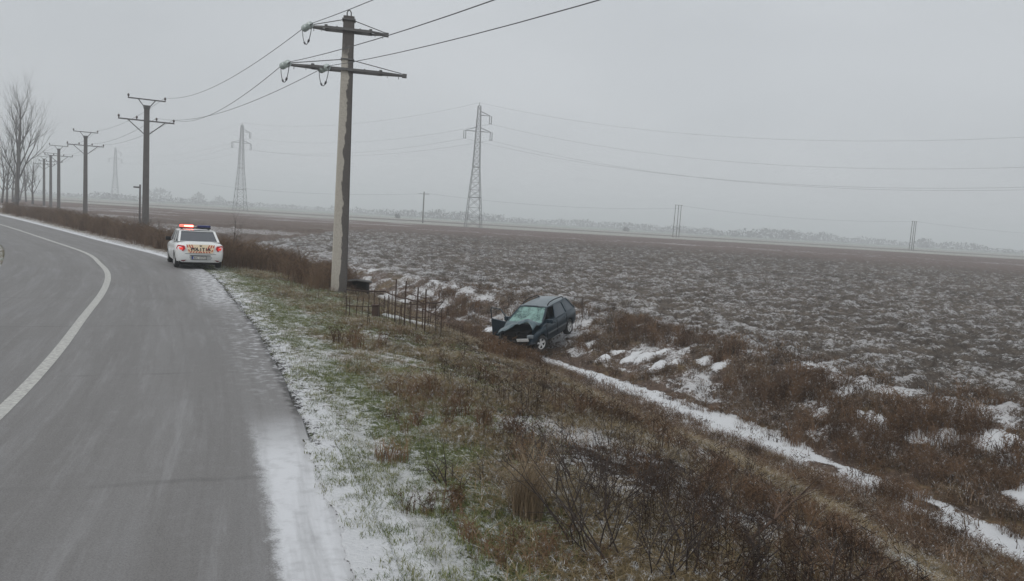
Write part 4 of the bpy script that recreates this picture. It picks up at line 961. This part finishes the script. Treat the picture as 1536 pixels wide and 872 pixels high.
def car_shell(name, st, m, parent, arches=(), ring=None, dent=None):
    """body from cross sections: st = list of (y, half width, z bottom, z shoulder, z deck)"""
    b = MB(); rows = []
    for (y, w, zb, zs, zd) in st:
        pts = [(0, zb), (w*.80, zb), (w*.94, zb+.05), (w*.985, zb+(zs-zb)*.3), (w, zb+(zs-zb)*.62), (w*.985, zs-.05), (w*.95, zs), (w*.86, zs+(zd-zs)*.6), (w*.5, zd), (0, zd+.012)]
        row = [(x, y, z) for x, z in pts]+[(-x, y, z) for x, z in pts[-2:0:-1]]
        rows.append(row)
    n = len(rows[0]); vs = [v for r_ in rows for v in r_]
    if dent: vs = [dent(Vector(v)) for v in vs]
    fs = [(i*n+k, (i+1)*n+k, (i+1)*n+(k+1) % n, i*n+(k+1) % n) for i in range(len(rows)-1) for k in range(n)]
    fs.append(tuple(range(n))); fs.append(tuple((len(rows)-1)*n+k for k in range(n-1, -1, -1)))
    b.add(vs, fs); o = b.build(name, m, parent, True)
    import bmesh
    bm = bmesh.new(); bm.from_mesh(o.data); bmesh.ops.recalc_face_normals(bm, faces=bm.faces); bm.to_mesh(o.data); bm.free()
    cuts = []
    for (y, z, r_, w) in arches:
        c = MB(); c.lathe([(-w/2, .001), (-w/2, r_), (w/2, r_), (w/2, .001)], (0, y, z), (1, 0, 0), 28); co = c.build('cut', None, None)
        bm = bmesh.new(); bm.from_mesh(co.data); bmesh.ops.remove_doubles(bm, verts=bm.verts, dist=.002); bmesh.ops.recalc_face_normals(bm, faces=bm.faces); bm.to_mesh(co.data); bm.free(); cuts.append(co)
    sv = o.parent; o.parent = None
    for c in cuts:
        for s in (-1, 1):
            cc = c.copy(); cc.location.x = s*.92; COL.objects.link(cc)
            md = o.modifiers.new('b', 'BOOLEAN'); md.object = cc; md.operation = 'DIFFERENCE'; md.solver = 'EXACT'
            bpy.context.view_layer.update(); dg = bpy.context.evaluated_depsgraph_get(); nm = bpy.data.meshes.new_from_object(o.evaluated_get(dg)); o.modifiers.clear(); o.data = nm
            bpy.data.objects.remove(cc)
        bpy.data.objects.remove(c)
    if parent: o.parent = parent
    bv = o.modifiers.new('n', 'WEIGHTED_NORMAL') if False else None
    try: o.data.set_sharp_from_angle(angle=math.radians(38))
    except Exception: pass
    return o
def panel(fr, gl, outer, inner, depth=.02):
    """frame strip between outer and inner quads plus a recessed pane"""
    O = [Vector(p) for p in outer]; I = [Vector(p) for p in inner]; n = (O[1]-O[0]).cross(O[3]-O[0]).normalized(); k = len(O)
    J = [p-n*depth for p in I]
    fr.add(O+I+J, [(i, (i+1) % k, k+(i+1) % k, k+i) for i in range(k)]+[(k+i, k+(i+1) % k, 2*k+(i+1) % k, 2*k+i) for i in range(k)])
    if gl is not None: gl.add(J, [tuple(range(k))])
def inset(q, l, r, t, b_):
    """q: bottom-left, bottom-right, top-right, top-left; inset by metres on each side"""
    q = [Vector(p) for p in q]; e = (q[1]-q[0]).normalized(); f_ = (q[2]-q[3]).normalized(); ul = (q[3]-q[0]).normalized(); ur = (q[2]-q[1]).normalized()
    return [q[0]+e*l+ul*b_, q[1]-e*r+ur*b_, q[2]-f_*r-ur*t, q[3]+f_*l-ul*t]
def wheel(parent, x, y, z, R, w, style=5, tilt=0):
    s = 1 if x > 0 else -1
    b = MB(); b.lathe([(-w/2, R*.62), (-w/2, R*.9), (-w/2+.03, R), (w/2-.03, R), (w/2, R*.9), (w/2, R*.62)], (0, 0, 0), (1, 0, 0), 28)
    t_ = b.build('wheel', tyre_m, parent, True); t_.location = (x, y, z); t_.rotation_euler = (0, 0, tilt)
    b = MB(); b.lathe([(s*w*.12, .001), (s*w*.12, R*.60)], (0, 0, 0), (1, 0, 0), 24); b.build('hub', black, t_)
    b = MB(); b.lathe([(s*w*.30, R*.57), (s*w*.46, R*.60), (s*w*.46, R*.67), (s*w*.2, R*.67)], (0, 0, 0), (1, 0, 0), 28)
    for k in range(style):
        a = 2*PI*k/style+.3; d = Vector((0, math.cos(a), math.sin(a))); e = Vector((0, -math.sin(a), math.cos(a))); X = Vector((s*w*.40, 0, 0))
        b.add([X+d*R*.08-e*.03, X+d*R*.08+e*.03, X+d*R*.6+e*.042, X+d*R*.6-e*.042]+[X-Vector((s*.04, 0, 0))+q for q in (d*R*.08-e*.03, d*R*.08+e*.03, d*R*.6+e*.042, d*R*.6-e*.042)], [(0, 1, 2, 3), (0, 4, 5, 1), (1, 5, 6, 2), (3, 2, 6, 7), (0, 3, 7, 4)])
    b.lathe([(s*w*.42, .001), (s*w*.42, R*.14), (s*w*.30, R*.16)], (0, 0, 0), (1, 0, 0), 12)
    b.build('rim', rim_m, t_)
    return t_
def text_mesh(name, body, size, m, parent, loc, rot, extrude=.002, align='CENTER', sx=1.0, bold=0):
    cu = bpy.data.curves.new(name, 'FONT'); cu.body = body; cu.size = size; cu.extrude = extrude; cu.align_x = align; cu.align_y = 'BOTTOM_BASELINE'; cu.resolution_u = 2; cu.offset = bold; cu.space_character = 1.15
    to = bpy.data.objects.new('tmp', cu); COL.objects.link(to); bpy.context.view_layer.update(); dg = bpy.context.evaluated_depsgraph_get()
    me = bpy.data.meshes.new_from_object(to.evaluated_get(dg)); bpy.data.objects.remove(to); me.materials.clear(); me.materials.append(m)
    o = link(name, me, parent); o.location = loc; o.rotation_euler = rot; o.scale = (sx, 1, 1); return o

# ---- police saloon, seen from behind (front is +y)
hd = math.radians(-30)  # heading
ax_c = Vector((-12.50, 29.19, 0))
pc_ = empty('police_car', (0, 0, 0), (0, 0, 0)); fwd = Vector((math.sin(hd), math.cos(hd), 0))
pc_.location = ax_c+fwd*1.30; pc_.rotation_euler = (0, 0, -hd); pc_.location.z = .0
tag(pc_, 'white police saloon parked on the verge with its red roof light lit', 'police car')
st = [(-2.16, .70, .34, .58, .60), (-2.12, .80, .27, .80, .86), (-2.02, .84, .25, .90, 1.00), (-1.90, .858, .24, .93, 1.035), (-1.3, .865, .22, .935, 1.03), (-.6, .865, .20, .92, .99), (.4, .865, .20, .90, .97), (1.0, .865, .20, .88, .99), (1.5, .855, .20, .84, .93), (1.9, .83, .22, .76, .84), (2.1, .76, .26, .62, .72), (2.17, .66, .32, .52, .58)]
car_shell('body', st, white, pc_, [(-1.30, .31, .37, .6), (1.32, .31, .37, .6)])
for s in (-1, 1):
    wheel(pc_, s*.76, -1.30, .31, .31, .19, 6); wheel(pc_, s*.76, 1.32, .31, .31, .19, 6)
b = MB(); b.box((0, 0, .22), (1.45, 3.9, .10)); b.box((0, -2.0, .27), (1.5, .2, .12)); b.build('underbody', black, pc_)
# cabin
RB = (-1.60, .755, 1.03); RT = (-1.02, .655, 1.44)   # rear glass bottom/top (y, half width, z)
FB = (1.02, .78, 1.0); FT = (.28, .655, 1.45)
fr_ = MB(); gl_r = MB(); gl_s = MB()
q = [(-RB[1], RB[0], RB[2]), (RB[1], RB[0], RB[2]), (RT[1], RT[0], RT[2]), (-RT[1], RT[0], RT[2])]; panel(fr_, gl_r, q, inset(q, .075, .075, .035, .03))
q = [(FB[1], FB[0], FB[2]), (-FB[1], FB[0], FB[2]), (-FT[1], FT[0], FT[2]), (FT[1], FT[0], FT[2])]; panel(fr_, gl_s, q, inset(q, .06, .06, .04, .03))
gl_l = []
for s in (-1, 1):
    xb, xt = s*.78, s*.665
    def Y(u, top): return (RT[0]*(1-u)+FT[0]*u) if top else (RB[0]*(1-u)+FB[0]*u)
    cuts_ = [0, .36, .62, 1.0]; top_c = [0, .33, .72, 1.0]
    for i in range(3):
        y0, y1 = Y(cuts_[i], 0), Y(cuts_[i+1], 0); t0, t1 = Y(top_c[i], 1), Y(top_c[i+1], 1)
        zb0 = 1.02
        A = (xb, y0, zb0-.02); B = (xb, y1, zb0-.02); C_ = (xt, t1, 1.45); D = (xt, t0, 1.45)
        q = [A, B, C_, D] if s > 0 else [B, A, D, C_]
        g_ = MB(); panel(fr_, g_, q, inset(q, .05, .05, .05, .02)); gl_l.append(g_)
# roof with crown
rows = []; 
for i in range(7):
    u = i/6; y = RT[0]-.0+(FT[0]-RT[0])*u; zc = 1.445+.065*math.sin(PI*(.12+.76*u)); w = .66+.01*math.sin(PI*u)
    rows.append([(x*w, y, 1.445+(zc-1.445)*(1-abs(x)**2.5)) for x in (-1, -.85, -.5, 0, .5, .85, 1)])
vs = [v_ for r_ in rows for v_ in r_]; fs = [(i*7+k, i*7+k+1, (i+1)*7+k+1, (i+1)*7+k) for i in range(6) for k in range(6)]
rb = MB(); rb.add(vs, fs); rb.build('roof', white, pc_, True)
fr_.build('pillars', white, pc_); gl_r.build('rear_window', glass_r, pc_); gl_s.build('windscreen', glass_d, pc_)
for g_ in gl_l: g_.build('side_window', glass_d, pc_)
b = MB(); b.box((0, -.3, 1.02), (1.3, 1.9, .06)); b.build('interior', black, pc_)
# light bar
b = MB(); b.box((0, -.35, 1.53), (1.15, .28, .05)); b.box((-.5, -.35, 1.49), (.06, .2, .07)); b.box((.5, -.35, 1.49), (.06, .2, .07)); lb_ = b.build('light_bar', black, pc_, bevel=.01)
b = MB(); b.box((-.32, -.35, 1.60), (.50, .26, .10)); b.build('beacon', redhot, lb_, bevel=.025)
b = MB(); b.box((-.26, -.487, 1.605), (.34, .012, .05)); b.build('lit_lamp', beacon, lb_)
b = MB(); b.box((.32, -.35, 1.60), (.50, .26, .10)); b.build('beacon', beacon_off, lb_, bevel=.025)
# rear: lamps, stripe panel, plate, bumper recess
for s in (-1, 1):
    b = MB(); y0 = -2.085
    pts = [(s*.80, -2.03, .92), (s*.845, -2.01, .80), (s*.82, -2.05, .70), (s*.62, -2.15, .69), (s*.54, -2.165, .79), (s*.58, -2.15, .90)]
    pf = [Vector(p)+Vector((0, -.015, 0)) for p in pts]; pk = [Vector(p)+Vector((0, .08, 0)) for p in pts]
    b.add(pf+pk, [tuple(range(6)) if s > 0 else tuple(range(5, -1, -1))]+[(i, (i+1) % 6, 6+(i+1) % 6, 6+i) for i in range(6)])
    tl_ = b.build('tail_light', redl, pc_); b = MB(); b.box((s*.70, -2.135, .79), (.16, .03, .09), Matrix.Rotation(-s*.55, 3, 'Z').transposed() if False else Matrix.Rotation(s*.5, 3, 'Z')); b.build('lit_lamp', redtail, tl_, bevel=.01)
    b = MB(); b.add([(s*.50, -2.18, .36), (s*.72, -2.13, .36), (s*.69, -2.14, .32), (s*.60, -2.165, .295)], [(0, 1, 2, 3) if s < 0 else (3, 2, 1, 0)]); b.build('reflector', mat('dark_red', (.10, .01, .015), .4), pc_)
    b = MB(); b.box((s*.90, .72, 1.03), (.20, .12, .15)); b.build('mirror', black, pc_, bevel=.03)
    b = MB(); b.add([(s*.868, -.25, .38), (s*.872, -.25, .88), (s*.872, -.238, .88), (s*.868, -.238, .38), (s*.868, .82, .38), (s*.872, .82, .88), (s*.872, .832, .88), (s*.868, .832, .38)], [(0, 1, 2, 3), (4, 5, 6, 7)]); b.build('door_seam', black, pc_)
tilt_r = math.radians(90-8)
def back(x, z, dy=0): 
    # boot lid face
    return Vector((x, -2.128-.030*(1-(x/.8)**2)+max(0, z-.80)*.14-dy, z))
b = MB(); nseg = 12; top, bot = .95, .63
vs = []
for i in range(nseg+1):
    x = -.56+1.12*i/nseg; xb_ = x*.93
    xb_ *= .86; x *= .86; vs += [back(xb_, bot, .012), back(x, (top+bot)/2, .012), back(x*.96, top, .012)]
fs = []
for i in range(nseg): fs += [(i*3, i*3+3, i*3+4, i*3+1), (i*3+1, i*3+4, i*3+5, i*3+2)]
b.add(vs, fs); sp2 = b.build('reflective_panel', beige, pc_)
b = MB(); d_ = .018
for s in (-1, 1):
    for k in range(3):
        x0 = s*(.44-k*.085); b.add([back(x0-s*.02, .68+.03*k, d_), back(x0-s*.06, .68+.03*k, d_), back(x0+s*.03, .94, d_), back(x0+s*.075, .94, d_)], [(0, 1, 2, 3) if s < 0 else (3, 2, 1, 0)])
for k in range(8):
    x0 = -.39+k*.10; s = -1 if x0 < -.03 else 1; b.add([back(x0, .635, d_), back(x0+.05, .635, d_), back(x0+.05-s*.04, .695, d_), back(x0-s*.04, .695, d_)], [(0, 1, 2, 3)])
b.build('stripe', orange, sp2)
# raised slightly proud of the curved panel; each letter stands flat
word = 'POLITIA'
for i, ch in enumerate(word):
    x = (i-3)*.100; pbk = back(x, .728, .022); text_mesh('letter', ch, .150, ink, sp2, pbk, (tilt_r, 0, 0), .002, bold=.010)
b = MB(); b.box(back(.100, .712, .022), (.018, .004, .022)); b.build('cedilla', ink, sp2)
b = MB(); c0 = back(0, .905, .022); b.add([c0+Vector(p) for p in ((-.045, 0, .02), (.045, 0, .02), (.045, .0, -.005), (0, 0, -.035), (-.045, 0, -.005))], [(4, 3, 2, 1, 0)]); b.build('crest', ink, sp2)
b = MB(); b.add([(x, -2.185, z) for x, z in ((-.40, .475), (-.34, .535), (.34, .535), (.42, .46), (.36, .365), (-.36, .365))], [tuple(range(5, -1, -1))]); b.build('plate_recess', mat('recess_grey', (.33, .34, .34), .5), pc_)  # flat sheet, a darker grey than the white body
b = MB(); b.box((-.02, -2.190, .538), (.74, .012, .018)); b.build('recess_edge', black, pc_)
b = MB(); b.box((-.05, -2.195, .445), (.54, .012, .125)); b.build('plate_frame', black, pc_)
b = MB(); b.box((-.05, -2.204, .445), (.50, .010, .095)); pl_ = b.build('number_plate', plate_m, pc_)
b = MB(); b.box((-.28, -2.2105, .445), (.04, .004, .095)); b.build('blue_band', mat('plate_blue', (.02, .05, .3), .5), pl_)
text_mesh('plate_text', 'MAI 40392', .085, ink, pl_, (-.03, -2.2115, .415), (PI/2, 0, 0), .001, bold=.002)
b = MB(); b.box((0, -2.165, .60), (1.1, .012, .008)); b.build('lid_seam', black, pc_)

# ---- wrecked dark blue SUV (front is +y in its own frame)
fwp = Vector((1.26, 29.04, 0)); rwp = Vector((2.51, 31.36, 0)); h2 = (fwp-rwp).normalized(); left_out = Vector((-h2.y, h2.x, 0))  # the car's left
WB = 2.63; TR = .77
mid = (fwp+rwp)/2 - left_out*TR
wz_f, wz_r = -2.56, -2.14; pit = math.atan2(wz_r-wz_f, WB)
wk = empty('wrecked_car', (mid.x, mid.y, (wz_f+wz_r)/2)); tag(wk, 'crashed dark blue estate car in the ditch with shattered windscreen and open door', 'car')
fv = Vector((h2.x, h2.y, -math.tan(pit))).normalized(); xv = fv.cross(Vector((0, 0, 1))).normalized(); xv = (xv+Vector((0, 0, -.06))).normalized(); zv = xv.cross(fv).normalized(); xv = fv.cross(zv)
wk.rotation_euler = Matrix((xv, fv, zv)).transposed().to_euler()
st = [(-2.10, .78, .42, .80, .84), (-2.05, .86, .34, .98, 1.02), (-1.9, .89, .30, 1.02, 1.06), (-1.2, .90, .28, 1.02, 1.06), (-.3, .90, .27, 1.0, 1.04), (.5, .90, .27, .98, 1.02), (1.05, .90, .28, .95, 1.02), (1.25, .89, .30, .90, .90), (1.6, .86, .36, .86, .62), (1.85, .80, .40, .78, .50), (1.98, .70, .42, .60, .48)]
def dent(v_):
    if v_.y > 1.0:
        k = (v_.y-1.0)
        n_ = math.sin(v_.x*7+v_.y*5)*.05*k
        if v_.x > 0: v_ = v_+Vector((-.05*k, -.12*k, -.04*k))
        v_ = v_+Vector((0, n_, n_*.6))
    return v_
car_shell('body', st, blue, wk, [(-WB/2, .33, .40, .6), (WB/2, .33, .40, .6)], dent=dent)
for s in (-1, 1):
    wheel(wk, s*TR, -WB/2, .34, .34, .22, 5)
    wheel(wk, s*TR, WB/2, .34, .34, .22, 5, tilt=-.38)
b = MB(); b.box((0, -.1, .30), (1.5, 3.4, .12)); b.box((0, 1.55, .55), (1.1, .75, .4)); b.box((.2, 1.7, .78), (.5, .4, .15)); b.box((-.3, 1.5, .80), (.4, .5, .12)); b.box((0, 1.95, .50), (1.2, .12, .10)); b.build('engine_bay', mat('engine_dark', (.004, .004, .005), .8, noise=(9, (.012, .012, .012), .6), spec=.1), wk)
# cabin
RB = (-2.0, .83, 1.05); RT = (-1.60, .61, 1.53); FB = (1.16, .83, 1.02); FT = (.20, .61, 1.55)
fr_ = MB(); gf = MB(); gb = MB()
q = [(-RB[1], RB[0], RB[2]), (RB[1], RB[0], RB[2]), (RT[1], RT[0], RT[2]), (-RT[1], RT[0], RT[2])]; panel(fr_, gb, q, inset(q, .08, .08, .06, .05))
q = [(FB[1], FB[0], FB[2]), (-FB[1], FB[0], FB[2]), (-FT[1], FT[0], FT[2]), (FT[1], FT[0], FT[2])]; panel(fr_, None, q, inset(q, .05, .05, .04, .02))
I_ = inset(q, .05, .05, .04, .02); I_ = [Vector(p) for p in I_]; nrm = (I_[1]-I_[0]).cross(I_[3]-I_[0]).normalized(); vs = []; K = 10
for i in range(K+1):
    for j in range(K+1):
        u, v2 = i/K, j/K; p = (I_[0]*(1-u)+I_[1]*u)*(1-v2)+(I_[3]*(1-u)+I_[2]*u)*v2
        sag = .05*math.exp(-((u-.35)**2+(v2-.45)**2)/.05)+.03*math.exp(-((u-.75)**2+(v2-.3)**2)/.03)
        vs.append(p-nrm*(.012+sag+random.uniform(0, .008)*(0 < u < 1)))
gf.add(vs, [(i*(K+1)+j, (i+1)*(K+1)+j, (i+1)*(K+1)+j+1, i*(K+1)+j+1) for i in range(K) for j in range(K)])
sides = []
cb_, ct_ = [0, .20, .50, .60, 1.0], [0, .24, .62, .66, 1.0]
for s in (-1, 1):
    xb, xt = s*.86, s*.63
    def Y(u, top): return (RT[0]*(1-u)+FT[0]*u) if top else (RB[0]*(1-u)+FB[0]*u)
    segs = [(0, .27, 0, .28), (.27, .62, .28, .68), (.62, 1., .68, 1.)]
    for i, (a0, a1, t0, t1) in enumerate(segs):
        A = (xb, Y(a0, 0), 1.03); B = (xb, Y(a1, 0), 1.03); C_ = (xt, Y(t1, 1), 1.55); D = (xt, Y(t0, 1), 1.55)
        q = [A, B, C_, D] if s > 0 else [B, A, D, C_]
        g_ = MB(); panel(fr_, g_, q, inset(q, .055, .055, .07, .03), .025)
        if i < 2: sides.append(g_)
        elif s < 0:
            g2 = MB(); I2 = inset(q, .05, .055, .07, .03); n2_ = (I2[1]-I2[0]).cross(I2[3]-I2[0]).normalized(); I2 = [p-n2_*.025 for p in I2]
            # only the small fixed front pane is left; the rest is an open dark hole
            g2.add([I2[0], I2[0]*.62+I2[1]*.38, I2[0]*.55+I2[1]*.45+(I2[3]-I2[0])*.25, I2[3]], [(0, 1, 2, 3)])
fr_.build('pillars', blue, wk); gf.build('windscreen', shat, wk, True); gb.build('rear_window', glass_d, wk)
glass_s = mat('blue_grey_car_glass', (.055, .07, .085), .18, spec=.6)  # side panes a lighter blue grey than the rear window
for g_ in sides: g_.build('side_window', glass_s, wk)
rows = []
for i in range(8):
    u = i/7; y = RT[0]-.08*(1-u)*(u < .1)+(FT[0]-RT[0])*u; hcr = .10*math.sin(PI*(.10+.80*u)); w = .63+.015*math.sin(PI*u)
    rows.append([(x*w, y, 1.545-.02*(1-u)+hcr*(1-abs(x)**2.4)) for x in (-1, -.85, -.5, 0, .5, .85, 1)])
rb = MB(); rb.add([v_ for r_ in rows for v_ in r_], [(i*7+k, i*7+k+1, (i+1)*7+k+1, (i+1)*7+k) for i in range(7) for k in range(6)]); rb.build('roof', mat('pale_navy_paint', (.035, .058, .072), .4, coat=.4, noise=(3, (.11, .14, .155), .5)), wk, True)  # roof coloured paler and bluer than the body sides
for s in (-1, 1):
    b = MB(); b.tube([(s*.57, -1.45, 1.56), (s*.57, -1.3, 1.65), (s*.57, -.6, 1.69), (s*.57, -.15, 1.67), (s*.57, .05, 1.58)], .022, 6); b.build('roof_rail', black, wk, True)
b = MB(); b.box((0, -.5, .95), (1.5, 2.7, .06)); b.box((-.38, .1, 1.12), (.45, .12, .5)); b.box((.38, .1, 1.12), (.45, .12, .5)); b.build('interior', black, wk)
# buckled bonnet
vs = []; K = 16
for i in range(K+1):
    for j in range(K+1):
        u = i/K*2-1; w_ = j/K; x = u*(.80-.06*w_); y = 1.04+.80*w_
        z = 1.10-.17*w_
        lift = np.interp(u, [-1, -.85, -.55, -.2, .4, 1], [.10, .24, .36, .30, .12, -.10])      # the car's left half is torn up into a ridge
        z += float(lift)*math.sin(min(w_*1.25, 1)*PI*.5)
        y -= .75*float(lift)*w_-.12*w_*max(u, 0)
        z += .05*math.exp(-((u-.35+w_*.5)/.10)**2)*math.sin(w_*PI) + .035*math.sin(u*9+w_*7)*w_-.02*math.sin(u*17-w_*9)*w_
        z -= .05*math.exp(-((w_-.35)/.10)**2)*(1-u*.3)
        if w_ > .9: z -= .03
        vs.append((x, y, z))
b = MB(); b.add(vs, [(i*(K+1)+j, (i+1)*(K+1)+j, (i+1)*(K+1)+j+1, i*(K+1)+j+1) for i in range(K) for j in range(K)])
bo = b.build('bonnet', mat('teal_navy_paint', (.018, .050, .062), .35, coat=.5, noise=(4, (.05, .090, .105), .5)), wk, True); md = bo.modifiers.new('t', 'SOLIDIFY'); md.thickness = .02  # bonnet coloured a lighter teal than the body
# plate, lamp remains, bumper rags
b = MB(); b.box((-.42, 2.06, .64), (.52, .012, .125), Matrix.Rotation(.10, 3, 'Y') @ Matrix.Rotation(-.25, 3, 'X')); wp = b.build('number_plate', mat('dirty_plate', (.85, .86, .86), .5, noise=(30, (.6, .6, .61), .4)), wk)
b = MB(); b.box((-.66, 1.86, .74), (.26, .14, .13), Matrix.Rotation(.35, 3, 'Z')); b.build('headlight', mat('headlight_glass', (.22, .25, .27), .2, noise=(14, (.08, .09, .1), .6)), wk, bevel=.03)
b = MB(); 
for k in range(14):
    a = random.uniform(-.75, .75); b.box((a, random.uniform(1.85, 2.02), random.uniform(.25, .5)), (random.uniform(.1, .4), .05, random.uniform(.04, .14)), Matrix.Rotation(random.uniform(-.6, .6), 3, 'Y'))
b.build('broken_bumper', black, wk)
for s in (-1, 1):
    b = MB(); b.box((s*.99, .70, 1.10), (.24, .14, .17)); b.box((s*.90, .72, 1.04), (.10, .06, .06)); b.build('mirror', blue, wk, bevel=.03)
b = MB()
for y0, y1 in ((-.95, -.12), (-.06, .80)): b.box((-.912, (y0+y1)/2, .60), (.02, y1-y0, .055))
b.build('trim_strip', mat('grey_trim', (.10, .11, .12), .5), wk)
b = MB()
for y0 in (-1.02, -.09, .86): b.box((-.903, y0, .72), (.012, .012, .55))
b.build('door_seam', black, wk)
b = MB()
for y0 in (-.85, .05): b.box((-.915, y0, .90), (.03, .16, .03))
b.build('door_handle', blue, wk, bevel=.008)
# open front right door with its window frame (image left)
dr = empty('open_door', (.90, .92, 0), (0, 0, math.radians(68))); dr.parent = wk; 
b = MB(); b.box((0.0, -.50, .66), (.09, 1.0, .72)); dd_ = b.build('door_panel', blue, dr, bevel=.03)
b = MB(); b.tube([(0, -1.0, .98), (-.10, -1.16, 1.36), (-.12, -1.12, 1.44), (-.12, -.5, 1.44), (-.06, -.15, 1.26), (0, .0, 1.02)], .024, 6); b.build('window_frame', blue, dr, True)
b = MB(); b.box((-.05, -.5, .7), (.02, .8, .5)); b.build('door_trim', black, dr)

# ------------------------------------------------------------ air
b = MB(); b.box((0, 0, 20.5), (7200, 7200, 49.0)); hz_o = b.build('haze', None, None); hz_o['kind'] = 'stuff'
hm = bpy.data.materials.new('winter_haze'); hm.use_nodes = True; nt = hm.node_tree; nt.nodes.clear(); out = nt.nodes.new('ShaderNodeOutputMaterial'); pv = nt.nodes.new('ShaderNodeVolumePrincipled')
pv.inputs['Color'].default_value = (.94, .965, .985, 1); pv.inputs['Density'].default_value = .0013; pv.inputs['Anisotropy'].default_value = .2; nt.links.new(pv.outputs[0], out.inputs['Volume'])
hz_o.data.materials.append(hm)
print('tris', sum(len(o.data.polygons)*2 for o in S.objects if o.type == 'MESH'))
